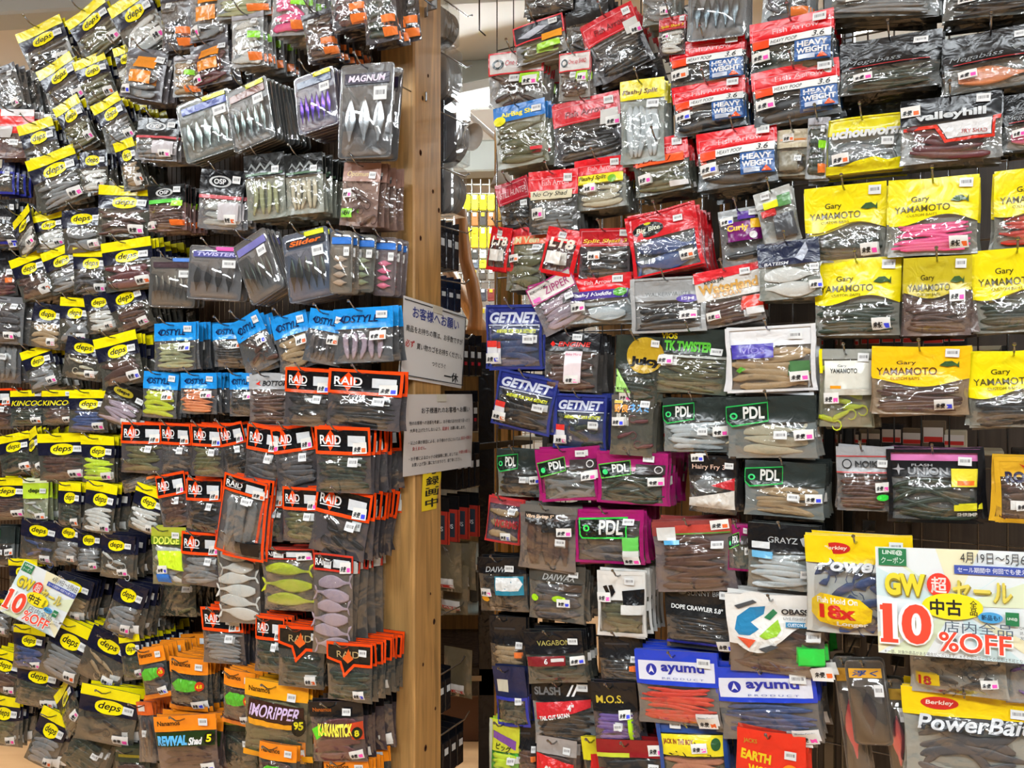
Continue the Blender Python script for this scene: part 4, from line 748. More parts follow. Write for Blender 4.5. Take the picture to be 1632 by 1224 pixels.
# ------------------------------------------------------------------ things on the back face of the left rack, seen past the post
def endpx(x, y):
    rx = Vector(((x - CX) / F, 1, 0)); t = (A0 - .05) / rx.dot(E1); p = rx * t
    return p.dot(NN) - RACK['L'], EYE + (HY - y) / F * t
bsp = [(733, 15, 75, '#5c5a56', 'dark'), (738, 85, 165, '#7a7876', 'grey'), (750, 175, 265, '#55555c', 'black'), (745, 272, 345, '#8a8a8a', 'pale clear')]
for i, (xr, y0, y1, hx, nm) in enumerate(bsp):
    b1, zt_ = endpx(xr, y0); _, zb_ = endpx(xr, y1); rad = (zt_ - zb_) / 2; zc = (zt_ + zb_) / 2
    t = empty('line_spool', rackp('L', A0 - .05 - rad, b1, zc), -TH); wdt = .05
    tag(t, '%s fishing line spool in clear case behind the pine post, %s from top' % (nm, ORD[i + 1]), 'spool')
    for j in range(2):
        yo = -.002 - j * .034
        v, f = lathe([(rad * .45, yo), (rad * .98, yo), (rad, yo - .003), (rad * .98, yo - .005), (rad * .8, yo - .006), (rad * .8, yo - .02), (rad * .98, yo - .021), (rad, yo - .023), (rad * .98, yo - .026), (rad * .45, yo - .026)], 28)
        ob('spool', mk('spool', v, f, mat(hx, 'print')), t)
    box('back_card', mat('#3a3a40', 'print'), -rad, rad * .55, -.078, -.074, -rad, rad * 1.1, t)
    box('case', mat('#b8bcc0', 'shell'), -rad, rad, -.072, .001, -rad - .003, rad + .003, t, .004)
def backbox(xr, y0, y1, hx, label, wd=.085, dep=.03, cnt=1, mark=None):
    for j in range(cnt):
        b1, zt_ = endpx(xr, y0); _, zb_ = endpx(xr, y1); b1 += j * (dep + .004)
        t = empty('tackle_box', rackp('L', A0 - .06, b1, zb_), -TH); h = zt_ - zb_
        box('carton', mat(hx, 'print'), -wd, .0, -dep, 0, 0, h, t, .002)
        box('hang_tab', mat(hx, 'print'), -wd, 0, -.004, -.001, h, h + .03, t)
        box('barcode_label', mat('#dfe3e4', 'barcode'), .0002, .0008, -dep * .75, -dep * .2, h * .6, h * .8, t)
        if mark: 
            q = box('emblem', mat(mark, 'print'), .0002, .0009, -dep * .7, -dep * .3, h * .35, h * .46, t)
        tag(t, '%s, %s from the post' % (label, ORD[cnt - j]), 'box')
backbox(737, 375, 432, '#2c2a2e', 'black line carton behind the post above the notices', cnt=3, dep=.028)
backbox(740, 462, 498, '#1c2438', 'navy line carton just above the upper notice', cnt=3, dep=.03)
backbox(773, 552, 600, '#1a181c', 'black carton with red seal right of the upper notice', cnt=3, dep=.03, mark='#c02838')
backbox(767, 640, 688, '#1a181c', 'tilted black carton right of the lower notice', cnt=2, dep=.03, mark='#c02838')
backbox(770, 722, 775, '#1c1c1e', 'black carton with square label below the notices', cnt=4, dep=.026)
backbox(724, 1080, 1130, '#1c1c20', 'black carton low behind the post, upper pair', cnt=2, dep=.026)
backbox(744, 1165, 1216, '#1c1c20', 'black carton low behind the post at frame foot', cnt=3, dep=.03)
for i in range(4):
    b1, zt_ = endpx(716 + i * 16, 800 - i * 3); t = empty('slim_packet', rackp('L', A0 - .07, b1, zt_ - .11), -TH)
    box('backing_card', mat('#18181a', 'print'), -.05, .02, -.004, 0, 0, .12, t); box('red_panel', mat('#b8382c', 'print'), -.045, .018, -.0056, -.0045, .0, .085, t)
    box('red_edge', mat('#c8402c', 'print'), .0202, .0212, -.005, .001, 0, .085, t)
    box('window_panel', mat('#38404a', 'print'), -.035, .01, -.0064, -.0058, .012, .075, t); flat_text('lettering', 'DUS', mat('#d8dadc'), t, -.012, .04, .035, .012, -.0072)
    tag(t, 'slim red and black packet below the yellow sticker, %s from the post' % ORD[i + 1], 'packet', 'slim red packets behind the post')
for i, (x, y) in enumerate(((738, 906), (728, 870), (752, 868), (745, 1040))):
    b1, z1_ = endpx(x, y); t = empty('clear_packet', rackp('L', A0 - .08, b1, z1_), -TH)
    s = Surf(.09, .13, .012, .1, 70 + i); ob('body', sheet(s, 'body', mat('#8a7a5c'), 8, 8, 0, 1, s.back), t); ob('window', sheet(s, 'window', mat('#b8bab8', 'film'), 14, 12, 0, 1, s.front), t)
    ob('price_label', patch(s, 'price_label', mat('#e8e6e2', 'paper'), .1, .72, .8, .92, .001), t); ob('red_strip', patch(s, 'red_strip', mat('#d03830', 'paper'), .12, .84, .78, .91, .0014), t)
    tag(t, ['clear packet with red and white price label above the third back hook', 'clear packet with price label under the slim red packets, nearer the post', 'clear packet with price label under the slim red packets, right one', 'clear packet with price label beside the dark cabinet'][i], 'packet')
for i, (x, y, ln) in enumerate(((752, 25, 'top'), (750, 106, 'second'), (748, 195, 'third'), (747, 278, 'fourth'), (751, 368, 'fifth'), (747, 448, 'sixth'), (752, 535, 'seventh'), (742, 957, 'eighth'), (740, 1048, 'ninth'), (747, 1136, 'lowest'))):
    b1, z1_ = endpx(x, y); L = -.05 - b1
    v, f = tube([(0, .05, 0), (0, .05 + L - .02, .004), (0, .05 + L, .016)], .002, 6)
    o = ob('peg_hook', mk('peg_hook', v, f, mat('#c4c6c8', 'metal'))); o.location = rackp('L', A0 - .05, 0, z1_ - .014); o.rotation_euler = (0, 0, -TH)
    ob('tip_bead', mk('tip_bead', *lathe([(.0022, .05 + L), (.003, .051 + L), (.0022, .053 + L)], 8), mat('#d8dadc', 'metal')), o, (0, 0, .016))
    tag(o, '%s chrome hook pointing right behind the pine post' % ln, 'hook')

# ------------------------------------------------------------------ background through the gap
p0 = at(738, 290, 4.6); p1 = at(792, 560, 4.6)
g = empty('wire_net_rack', (p0.x, 4.6, 0))
for xx in (-.31, .86): box('upright', mat('#b8bcb8', 'metal'), xx - .015, xx + .015, -.0, .03, 0, 2.75, g); tag(g, 'white wire net hung with yellow packets, far through the gap', 'rack')
V = []; Fc = []
for i in range(24): addt(tube([(-.3 + i * .05, 0, .4), (-.3 + i * .05, 0, 2.7)], .003, 4))
for i in range(46): addt(tube([(-.3, .004, .42 + i * .05), (.85, .004, .42 + i * .05)], .003, 4))
gw = ob('wire_grid', mk('wire_grid', V, Fc, mat('#b8bcb8', 'metal')), g); gw['kind'] = 'stuff'
kr = random.Random(5)
for j, (y0, y1, hs) in enumerate(((310, 335, ['#e8e418', '#f0ec30']), (338, 360, ['#8a5a30', '#3a3632']), (362, 395, ['#f0e814', '#f4c820']), (398, 412, ['#46443e', '#c8c8c0']), (414, 428, ['#e0e030', '#68707a']), (430, 446, ['#8a8478', '#50483c']), (460, 480, ['#4a4a50', '#8a3c34']), (490, 520, ['#3c3c40', '#9a9488']))):
    for i in range(5):
        x0 = 738 + i * 13; a = at(x0, y0, 4.565); c = at(x0 + 11, y1, 4.565)
        t = box('hanging_packet', mat(hs[(i + j) % 2], 'print'), 0, c.x - a.x, 0, .03, 0, a.z - c.z, None, .004, (a.x, 4.565, c.z))
        box('header_card', mat('#e8e8e0' if (i + j) % 3 else '#c8b020', 'print'), .01, c.x - a.x - .01, -.002, 0, (a.z - c.z) * .7, (a.z - c.z) * .95, t)
        tag(t, 'small far packet on the white wire net, %s of row %s from left' % (ORD[i + 1], NUM[j + 1]), 'packet', 'packets on the far wire net')
# peeled branch leaning in the gap
pts = [(733, 335), (737, 370), (742, 415), (752, 450), (759, 490), (757, 520), (755, 530)]
v, f = tube([at(x, y, 3.1) for x, y in pts], [.026, .024, .024, .026, .025, .028, .03], 10)
tag(ob('wooden_branch', mk('wooden_branch', v, f, mat('#c08850', 'wood'))), 'curved peeled branch standing in the gap behind the post', 'branch')
v, f = tube([at(712, 425, 3.25), at(770, 531, 3.25)], .028, 4); tag(ob('wooden_strut', mk('wooden_strut', v, f, mat('#d8b088', 'wood'))), 'pale slanting wooden strut behind the curved branch', 'strut')
a = at(730, 528, 3.05); c = at(776, 542, 3.05)
sh = box('wooden_shelf', mat('#d09848', 'wood'), a.x - .35, c.x, 3.05, 3.35, 1.676, a.z, None, .004); tag(sh, 'light wooden shelf in the gap below the branch', 'shelf')
box('front_lip', mat('#b88038', 'wood'), a.x - .35, c.x, 3.044, 3.05, 1.68, a.z + .004, sh)
# dark display cabinet with glass, black frame
cy = 2.9; xa = at(690, 0, cy).x; xb = at(789, 0, cy).x; ztop = at(0, 560, cy).z; zs = at(0, 1060, cy).z
cab = empty('display_cabinet', ((xa + xb) / 2, cy, 0)); mx_ = (xa + xb) / 2
tag(cab, 'black-framed glass display cabinet seen in the gap', 'cabinet')
bk_ = mat('#16161a', 'print')
for xx in (xb - .03, xa - .5): box('frame_post', bk_, xx - mx_ - .028, xx - mx_ + .028, -.03, .03, .0 if xx > xa else 0, ztop, cab, .003)
for xx in (xb - .03, xa - .5): box('frame_post', bk_, xx - mx_ - .028, xx - mx_ + .028, .4, .46, 0, ztop, cab, .003)
box('top_panel', bk_, xa - .5 - mx_, xb - mx_, -.03, .46, ztop, ztop + .03, cab); box('plinth', mat('#241c18', 'print'), xa - .5 - mx_, xb - mx_, -.03, .46, zs - .1, zs, cab, .004)
box('back_panel', mat('#c09a62', 'wood'), xa - .5 - mx_, xb - mx_, .44, .45, zs, ztop, cab)
for y in (690, 800, 900, 980): zz = at(0, y, cy).z; box('glass_shelf', mat('#b8c8c0', 'glass'), xa - .45 - mx_, xb - .05 - mx_, .0, .43, zz, zz + .006, cab)
box('label_plate', mat('#b8a888', 'paper'), at(752, 0, cy).x - mx_, at(768, 0, cy).x - mx_, -.034, -.031, at(0, 1080, cy).z, at(0, 1072, cy).z, cab)
for i, x in enumerate((712, 726, 742, 756)):
    a = at(x, 955 - 12 * (i % 2), cy + .15); zz = at(0, 980, cy).z
    t = box('shelf_bottle', mat(['#c8a868', '#6a6a5a', '#b8a890', '#3c3a36'][i], 'print'), -.017, .017, -.012, .012, 0, .1 + .02 * (i % 2), None, .006, (a.x, cy + .15, zz + .007))
    box('cap', mat('#d8d4c8', 'print'), -.009, .009, -.008, .008, .1 + .02 * (i % 2), .125 + .02 * (i % 2), t, .002)
    tag(t, ['amber', 'grey-green', 'beige', 'dark'][i] + ' small bottle on the lowest glass shelf of the cabinet', 'bottle')
a = at(742, 1085, 3.55); c = at(790, 1155, 3.55)
t = box('cardboard_box', mat('#6a4a36', 'matte'), a.x - .1, c.x + .1, 3.5, 3.85, .0, a.z, None, .005); tag(t, 'brown cardboard box on the floor under the cabinet', 'box')
box('lid_flap', mat('#7a5840', 'matte'), a.x - .1, c.x + .1, 3.495, 3.5, a.z - .05, a.z, t)
# small cone lamps
for i, (x, y, Y) in enumerate(((803, 288, 2.7), (748, 216, 2.2))):
    p = at(x, y, Y); v, f = lathe([(.012, .05), (.03, .02), (.05, -.02), (.048, -.02), (.028, .018), (.0, .045)], 18)
    t = ob('spot_lamp', mk('spot_lamp', v, f, mat('#eeeae4', 'paper'))); t.location = p; t.rotation_euler = (math.pi / 2 if i == 0 else .4, 0, 0 if i == 0 else .9); t.scale = (.95,) * 3 if i == 0 else (.75,) * 3
    v, f = tube([(0, .04, 0), (0, .1, 0), (.01, .16, .0)], .011, 8); ob('stem', mk('stem', v, f, mat('#d8b890', 'paper')), t)
    tag(t, ['small white cone lamp in front of the pale pine post', 'small white cone lamp beside the line spools'][i], 'lamp')
v, f = tube([at(722, 160, 3.6), at(792, 222, 3.6)], .012, 8); tag(ob('ceiling_rod', mk('ceiling_rod', v, f, mat('#eceeec', 'paper'))), 'white slanting rod under the ceiling in the gap', 'rod')
a = Vector((at(700, 200, 6.2).x, 6.2, 3.3)); c = at(792, 268, 6.2)
t = box('white_banner', mat('#e8ece8', 'paper'), a.x - 1, c.x + .5, 0, .05, 0, a.z - c.z, None, .005, (0, 6.2, c.z)); box('lower_rail', mat('#b8ac90', 'paper'), a.x - 1, c.x + .5, -.01, .06, -.12, 0, t)  # hanging panel standing in for the white wall above the beige beam
tag(t, 'white hanging panel with beige lower rail, far through the gap', 'banner')
v, f = tube([at(764, -10, 2.3), at(764, 48, 2.3), at(774, 57, 2.3)], .0022, 6); tag(ob('wire_hanger', mk('wire_hanger', v, f, mat('#6a6c6e', 'metal'))), 'bent wire hanger dangling from the ceiling in the gap', 'hanger')
# stock behind the open grid: cartons on the far side, backs towards us
kr = random.Random(11)
SH = [(1390, 555, 300, .25), (1390, 712, 300, .25), (1100, 560, 240, .3), (1000, 700, 300, .32)]
bx = 0
for (xc, yc, wp, off) in SH:
    z0 = onrack('R', xc, yc, -off).z
    for k in range(9):
        x = xc - wp / 2 + k * wp / 9 + 14; p = onrack('R', x, yc, -off); hh = kr.uniform(.035, .07)
        t = box('stock_carton', mat(kr.choice(['#4a4a4e', '#8a8474', '#c8c0a8', '#2c2c30', '#7a6a58']), 'print'), -.026, .026, 0, .05, 0, hh, None, .002, (p.x, p.y, z0), (0, 0, -TH)); bx += 1
        box('price_label', mat('#e8e4e0', 'paper'), -.02, .02, -.0014, -.0004, hh * .2, hh * .75, t); box('red_strip', mat('#d03028', 'paper'), -.019, .019, -.0022, -.0016, hh * .22, hh * .42, t)
        tag(t, 'small carton with red price strip behind the grid, %s along shelf at %s' % (ORD[k + 1], {555: 'upper right', 712: 'middle right', 560: 'upper middle', 700: 'mid left'}[yc]), 'box', 'cartons behind the wire grid')
    aS = onrack('R', xc - wp / 2 - 30, yc, -off).dot(E1); aE = onrack('R', xc + wp / 2 + 60, yc, -off).dot(E1)
    s_ = rackbox('stock_shelf', mat('#b0a890', 'paper'), 'R', aS, aE, -off - .12, -off + .005, z0 - .012, z0 - .001, .002)
    for q in (aS, aE - .01): 
        br = rackbox('bracket', mat('#6a6c6e', 'metal'), 'R', q, q + .01, -off - .1, -.03, z0 - .03, z0 - .012, 0)
        br.parent = s_; br.matrix_parent_inverse = Matrix.Identity(4); br.location = (0, 0, 0); br.rotation_euler = (0, 0, 0)
    tag(s_, 'narrow stock shelf behind the wire grid, %s' % {555: 'upper right', 712: 'middle right', 560: 'upper middle', 700: 'mid left'}[yc], 'shelf')
# wooden partition behind the right rack; right board and battens darkened in colour for shade
aM = onrack('R', 1120, 625, -.6).dot(E1)
for hexc, h2, a0_, a1_, k_, lb in (('#b8905a', '#96703e', aL + .03, aM, 3, 'pale wooden partition board glimpsed behind the left of the wire grid'), ('#40362c', '#382c20', aM + .004, aR + .2, 4, 'wooden partition board coloured dark for the shade behind the right of the wire grid')):
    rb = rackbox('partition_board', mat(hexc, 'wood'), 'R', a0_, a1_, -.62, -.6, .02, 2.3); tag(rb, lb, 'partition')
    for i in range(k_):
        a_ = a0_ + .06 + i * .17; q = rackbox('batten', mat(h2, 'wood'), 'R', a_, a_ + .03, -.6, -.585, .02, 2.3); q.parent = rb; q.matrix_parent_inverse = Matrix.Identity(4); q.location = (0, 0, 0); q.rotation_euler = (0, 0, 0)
# ================================================================== packets on the racks
row('L', ('F', 1))
P('deps', 40, 40, 108, 112, -24, 'w4bk', 3); P('deps', 122, 10, 184, 86, -36, 'w4ol', 5); P('deps', 192, -8, 252, 82, -33, 'w3wh', 7)
row('L', ('F', 2))
P('clearg', -6, 108, 32, 178, -20, 'w3gy', 3); P('deps', 74, 98, 128, 172, -30, 'w4sm', 6); P('deps', 128, 92, 176, 160, -20, 'w3ol', 9, sp=.012); P('deps', 188, 74, 218, 140, -18, 'w3wh', 5)
row('L', ('F', 3))
P('redbox', -8, 178, 50, 248, 0, None, 4); P('deps', 100, 160, 140, 236, -30, 'w4ol', 7, sp=.014); P('deps', 162, 158, 206, 232, -28, 'w4gy', 9, sp=.012)
row('L', ('F', 4))
P('deps', 40, 196, 92, 272, -16, 'g3gy', 4); P('deps', 56, 246, 128, 325, -19, 'w4gy', 5); P('depsn', 131, 243, 170, 303, -8, 'w3wh', 4); P('deps', 192, 226, 222, 296, -18, 'w3be', 3); P('navybl', -10, 242, 22, 306, 0, None, 2)
row('L', ('F', 5))
P('deps', 28, 340, 54, 402, -35, 'w3wh', 2, yaw=-8); P('deps', 58, 342, 102, 396, -12, 'w3wh', 4); P('depsn', 104, 336, 164, 398, -6, 'f2gy', 4); P('deps', 160, 300, 236, 374, 2, 'k4br', 2); P('sunny', -16, 322, 24, 392, 0, 'w4bk', 3)
row('L', ('F', 6))
P('deps', 26, 408, 76, 472, -19, 'w3br', 5); P('deps', 76, 396, 128, 460, -20, 'w4gy', 4); P('deps', 120, 399, 172, 466, 1, 'k4sm', 4); P('deps', 168, 386, 240, 458, -8, 'w2mr', 7); P('plainb', -22, 400, 24, 470, -5, 'w4mr', 3)
row('L', ('F', 7))
P('depsn', 52, 488, 98, 552, 8, 'w3be', 4); P('deps', 98, 478, 142, 545, 3, 'k2gy', 4); P('depsn', 140, 470, 184, 527, -8, 'w3wh', 4); P('depsn', 180, 460, 236, 526, -20, 'w3br', 6); P('clearg', -18, 476, 36, 544, 4, 'w4sm', 4)
row('L', ('F', 8))
P('orgred', -14, 530, 32, 606, 4, 'v4gy', 7, sp=.012); P('deps', 42, 556, 86, 618, -18, 'w3gy', 4); P('depsn', 106, 542, 162, 602, 8, 'g2cr', 4); P('deps', 160, 536, 222, 612, -13, 'w2br', 4)
row('L', ('F', 9))
P('kincoo', 20, 625, 70, 676, -1, 'w4gn', 3); P('kincoo', 70, 625, 119, 674, -1, 'w4br', 3); P('deps', 114, 625, 170, 686, 0, 'w4bl', 3); P('depsau', 166, 616, 226, 676, 22, 'w4lv', 2); P('raid', -24, 622, 18, 680, 0, 'w4br', 2)
row('L', ('F', 10))
P('deps', 0, 694, 48, 752, -10, 'k4gn', 3); P('deps', 44, 688, 68, 756, -15, 'w3gn', 4, yaw=-5); P('deps', 66, 694, 134, 762, -1, 'w4br', 5); P('deps', 133, 698, 181, 765, 2, 'w4lm', 5)
row('L', ('F', 11))
P('deps', -18, 764, 40, 824, 0, 'w5br', 2); P('depsg', 38, 766, 74, 830, 0, 'g3wh', 4); P('deps', 96, 772, 128, 838, 4, 'w4gn', 5); P('deps', 137, 772, 182, 846, 10, 'w4wh', 7); P('deps', 211, 778, 258, 846, 19, 'w3wh', 4)
row('L', ('F', 12))
P('depsn', 36, 832, 90, 895, 10, 'g3bl', 5); P('depsn', 90, 836, 128, 895, 12, 'w3gy', 6); P('depsn', 124, 848, 160, 908, 3, 'w4gy', 4); P('depsn', 162, 856, 210, 918, 5, 'g3wh', 6); P('pdl', -18, 842, 22, 900, 0, 'w3bk', 2)
row('L', ('F', 13))
P('deps', 16, 893, 58, 948, 2, 'w3ol', 3); P('depsn', 88, 920, 140, 985, 19, 'w3be', 5); P('depsn', 176, 932, 222, 1008, 20, 'w3gy', 6); P('depsn', -14, 950, 18, 1010, 14, 'w3gy', 3)
row('L', ('F', 14))
P('deps', 78, 992, 136, 1082, 24, 'w4gy', 6); P('depsn', 136, 1012, 200, 1088, 26, 'g3be', 6); P('deps', 24, 1000, 70, 1064, 8, 'w3bl', 4); P('deps', 196, 1012, 226, 1080, -6, 'w3gn', 7)
row('L', ('F', 15))
P('deps', -18, 1040, 30, 1102, 14, 'w3br', 4); P('deps', 30, 1056, 92, 1124, 11, 'w4gn', 4); P('deps', 130, 1100, 214, 1182, 12, 'g3bk', 6); P('deps', 96, 1090, 124, 1160, -30, 'w2gn', 3, yaw=-10)
row('L', ('F', 16))
P('deps', -16, 1112, 28, 1186, 8, 'w3ol', 6); P('deps', 54, 1134, 98, 1220, 26, 'w3gy', 7); P('dulle', 112, 1156, 166, 1232, 32, 'w4gn', 3); P('dulle', 186, 1196, 236, 1262, 3, 'w3br', 3)

row('L', ('P', 1))
P('darko', 258, -6, 306, 78, -8, 'g3bk', 5); P('clearo', 302, -28, 362, 62, -10, 'w4gy', 2); P('clearw', 346, -40, 432, 26, -8, 'w5pg', 4); P('clearw', 434, -34, 492, 54, -5, 'w3pk', 6)
P('darko', 528, -44, 584, 42, -14, 'w4mr', 5); P('darko', 580, -34, 632, 66, -12, 'w3gn', 4); P('darko', 618, -30, 668, 66, -12, 'w3bk', 3, b=.12)
row('L', ('P', 2))
P('clearo', 196, 80, 262, 156, 4, 'w3gy', 3, b=.2); P('clearw', 276, 90, 314, 152, -6, 'w3be', 4); P('clearo', 305, 68, 364, 134, -16, 'w4mr', 3); P('clearw', 370, 22, 420, 104, -8, 'w4wh', 6); P('darko', 486, 20, 536, 92, -15, 'w4br', 8)
row('L', ('P', 3))
P('osp', 218, 190, 284, 254, 1, 'w4gy', 3)
row('L', ('P', 4))
P('ospg', 236, 297, 295, 366, -4, 'w5br', 4); P('osp', 320, 274, 388, 362, 3, 'w5wh', 6); P('lcd', 392, 248, 454, 346, -7, 'v4pg', 6); P('lcd', 455, 248, 514, 338, -6, 'v5cr', 6); P('optim', 546, 262, 604, 358, 1, 'g3br', 5, sp=.013)
row('L', ('P', 6))
P('dstyle', 246, 516, 310, 588, -2, 'w5pg', 6); P('dstyle', 340, 516, 392, 582, -3, 'w5bk', 3); P('dstyle', 382, 503, 430, 588, -26, 'g3br', 3); P('dstyle', 440, 502, 496, 588, -16, 'w4be', 3); P('dstyle', 488, 497, 546, 578, 10, 'v5sm', 3); P('dstyle', 532, 492, 624, 576, -3, 'v5lv', 6, sp=.013)
row('L', ('P', 7))
P('dstyle', 228, 594, 282, 664, 3, 'w3ch', 4); P('dstyle', 287, 596, 344, 658, 1, 'w5og', 9); P('dstyle', 366, 596, 404, 662, 0, 'w4bk', 3); P('botto', 398, 597, 460, 677, 0, 'w6br', 2); P('raid', 455, 589, 528, 678, 4, 'w4bk', 4); P('raid', 523, 592, 638, 682, 4, 'w5bk', 3)
row('L', ('P', 8))
P('raid', 194, 675, 258, 752, 2, 'w4ol', 3); P('raid', 256, 676, 305, 754, 3, 'w4sm', 4); P('raid', 306, 678, 355, 758, 3, 'w4ol', 3); P('raid', 354, 676, 394, 754, -10, 'w3bk', 3); P('raid', 392, 680, 446, 774, 9, 'w4sm', 3); P('raid', 438, 680, 504, 776, -7, 'w4sm', 3); P('raid', 504, 682, 590, 784, 2, 'w5gn', 6, sp=.013); P('plainb', 192, 738, 256, 778, -12, 'w3gy', 2)
row('L', ('P', 9))
P('raid', 254, 756, 298, 838, -8, 'w4br', 4); P('raid', 298, 764, 352, 846, 3, 'w4bk', 4); P('raidf', 350, 762, 416, 886, 16, 'v3gy', 1, b=.215); P('raid', 404, 770, 452, 860, 4, 'w3gn', 4); P('raid', 452, 778, 508, 862, 4, 'w4ol', 3); P('raid', 500, 780, 586, 884, 13, 'g4bk', 7, sp=.013)
row('L', ('P', 10))
P('dodge', 243, 842, 296, 930, 3, 'w3wh', 4); P('raid', 290, 850, 352, 932, 5, 'w4gy', 3); P('raidc', 346, 848, 412, 990, 2, 's6wh', 5, sp=.012); P('raidc', 418, 876, 502, 972, 2, 's3ch', 4); P('raidc', 500, 886, 562, 1040, 6, 's6lv', 7, sp=.014)
row('L', ('P', 11))
P('raid', 323, 970, 388, 1056, 5, 'w5gy', 5); P('raid', 408, 984, 452, 1070, 8, 'w4gn', 3); P('raidv', 444, 1000, 516, 1094, 5, 'w4gn', 4); P('raidv', 522, 1026, 592, 1116, 6, 'w4gn', 6, sp=.013); P('dulle', 252, 896, 312, 980, 2, 'g3ol', 4, b=.1)
row('L', ('P', 12))
P('noro', 224, 1034, 266, 1110, -6, 'w4sm', 7, sp=.012); P('noro', 270, 1050, 330, 1130, 6, 'k5bk', 8); P('noro', 356, 1070, 404, 1154, 12, 'w4br', 5); P('imori', 390, 1088, 488, 1208, 9, 'w5ol', 7); P('kaikan', 496, 1120, 580, 1212, 0, 'w4mr', 8, sp=.014)
row('L', ('P', 13))
P('orgred', 222, 1120, 248, 1212, 0, 'v2br', 3); P('reviv', 252, 1142, 348, 1230, 0, 'w5br', 3); P('dulle', 352, 1140, 408, 1224, 5, 'g3gn', 3, b=.13); P('noro', 412, 1188, 470, 1270, 10, 'w4br', 4); P('noro', 520, 1212, 590, 1290, 0, 'w4bk', 4)

row('R', ('R', 1))
P('plainb', 836, -46, 914, 20, -10, 'g3bk', 3); P('plainb', 902, -4, 968, 78, -12, 'g4sm', 4, 'dark packet of bristly grubs near the top left of the right rack'); P('teal', 1024, -42, 1076, 36, -10, 'w3gy', 3, 'clear packet with a teal corner at the top edge of the picture')
P('clearw', 1216, -54, 1292, 34, -8, 'w4sm', 4, 'milky packet above the upper right red weight-panel packet'); P('mega', 1326, -76, 1498, 22, -3, 'w4gy', 3); P('mega', 1506, -70, 1660, 24, -6, 'w4bk', 3)
row('R', ('R', 2))
P('border', 822, 34, 900, 92, -19, 'w3ol', 3, 'dark label packet edged in red above the white-headed packets'); P('fadark', 940, 18, 1026, 118, -30, 'w5bk', 9, sp=.008); P('shad3', 1050, 28, 1092, 86, -8, 'w4wh', 4, 'red-topped packet half hidden left of the grey jig blister')
P('hpoop', 1068, 64, 1184, 140, -10, 'w2bk', 4); P('hpoop', 1196, 30, 1326, 114, -11, 'w2gn', 5); P('mega', 1338, 60, 1496, 142, -8, 'w4gn', 5, sp=.012); P('mega', 1504, 50, 1656, 140, -10, 's1og', 4, 'black script bag with an orange-backed lure at the right edge')
row('R', ('R', 3))
P('oneup', 780, 84, 864, 166, -7, 'g5br', 6); P('oneup', 892, 86, 940, 154, -8, 'w4br', 4); P('hpoop', 1073, 132, 1186, 206, -10, 'w2bk', 6); P('hpoop', 1200, 106, 1336, 190, -11, 'w2bk', 5)
P('uchou', 1310, 188, 1440, 272, -7, 's1gy', 2, 'yellow bag with silver bubble wordmark and wavy foot'); P('valley', 1436, 155, 1592, 254, -6, 'w3mr', 3, 'black-topped bag with white wordmark and red outlined shad diagram'); P('mega', 1598, 148, 1700, 234, -8, 's1pk', 3, 'black script bag with a pink lure at the right edge')
row('R', ('R', 4))
P('airbag', 790, 166, 870, 262, -12, 's5ol', 4, 'blue-headed packet of olive shads with yellow lettering'); P('fadark', 884, 158, 988, 254, -13, 'w5bk', 6); P('fayellow', 990, 130, 1058, 256, -7, 'v5sv', 4, 'yellow-headed clear packet of upright silver lures'); 
P('fajoint', 1010, 222, 1096, 306, -11, 'w3ol', 4); P('hpoop', 1112, 206, 1236, 294, -9, 'w2bk', 5); P('creamp', 1238, 208, 1288, 278, -4, 'w2be', 2, 'cream card packet between red and yellow packets'); P('clearw', 1286, 190, 1318, 282, -4, 'w3gn', 2, 'narrow milky packet left of the yellow wavy bag')
row('R', ('R', 5))
P('still', 796, 288, 848, 364, -18, 'k4bk', 3, 'crimson packet with white capitals beside the pale pine post'); P('farrow', 844, 274, 920, 366, -5, 'w5gy', 5); P('fayel', 918, 254, 996, 330, -8, 'w3cr', 4, 'red packet with yellow name strip and green disc')
P('bigred', 1004, 336, 1114, 432, -14, 's2bl', 7, 'large red bag with black oval badge and blue lures'); P('curly', 1148, 334, 1216, 422, -9, 'w2bk', 3, 'clear packet with purple panel and yellow script'); P('card', 1210, 302, 1268, 388, -18, None, 2, 'grey card packet with photo patches, tilted left of the yellow bags')
P('yama', 1283, 298, 1410, 414, -5, 'w4gn', 3, 'yellow bag of dark green worms in the top yellow row'); P('yama', 1416, 286, 1556, 404, -4, 'w5pk', 4, 'yellow bag of bright pink worms'); P('yama', 1584, 270, 1724, 390, -4, 'w4rd', 3, 'yellow bag of red worms cut by the right edge')
row('R', ('R', 6))
P('redbag', 780, 364, 812, 430, 6, None, 2, 'narrow red bag left of the orange-strip packet'); P('vein', 808, 364, 870, 460, -3, 's4ol', 4, 'red-topped bag of olive paddle-tail shads with orange name strip'); P('redbag', 866, 366, 922, 438, 10, None, 6, 'red bag with cream eight-mark lettering'); P('shad3', 924, 366, 1004, 442, -1, 'w4bk', 3, 'dark red packet with yellow lettering left of the big red bag')
P('zipper', 852, 442, 926, 522, -27, 'w4lv', 3, 'white-headed packet with pink capitals, strongly tilted'); P('fasilver', 902, 440, 1006, 512, -5, 's2sv', 4, 'silver packet with purple name strip and red top'); P('walker', 1006, 444, 1124, 528, -3, 'w3bk', 3, 'grey bag with purple oval emblem and black lures'); P('water', 1112, 428, 1214, 516, -11, 'w4br', 3, 'red-and-white packet with gold wordmark and red label')
P('navyfea', 1210, 386, 1306, 474, -7, 's2wh', 4, 'navy packet with silver feather mark left of the yellow bags')
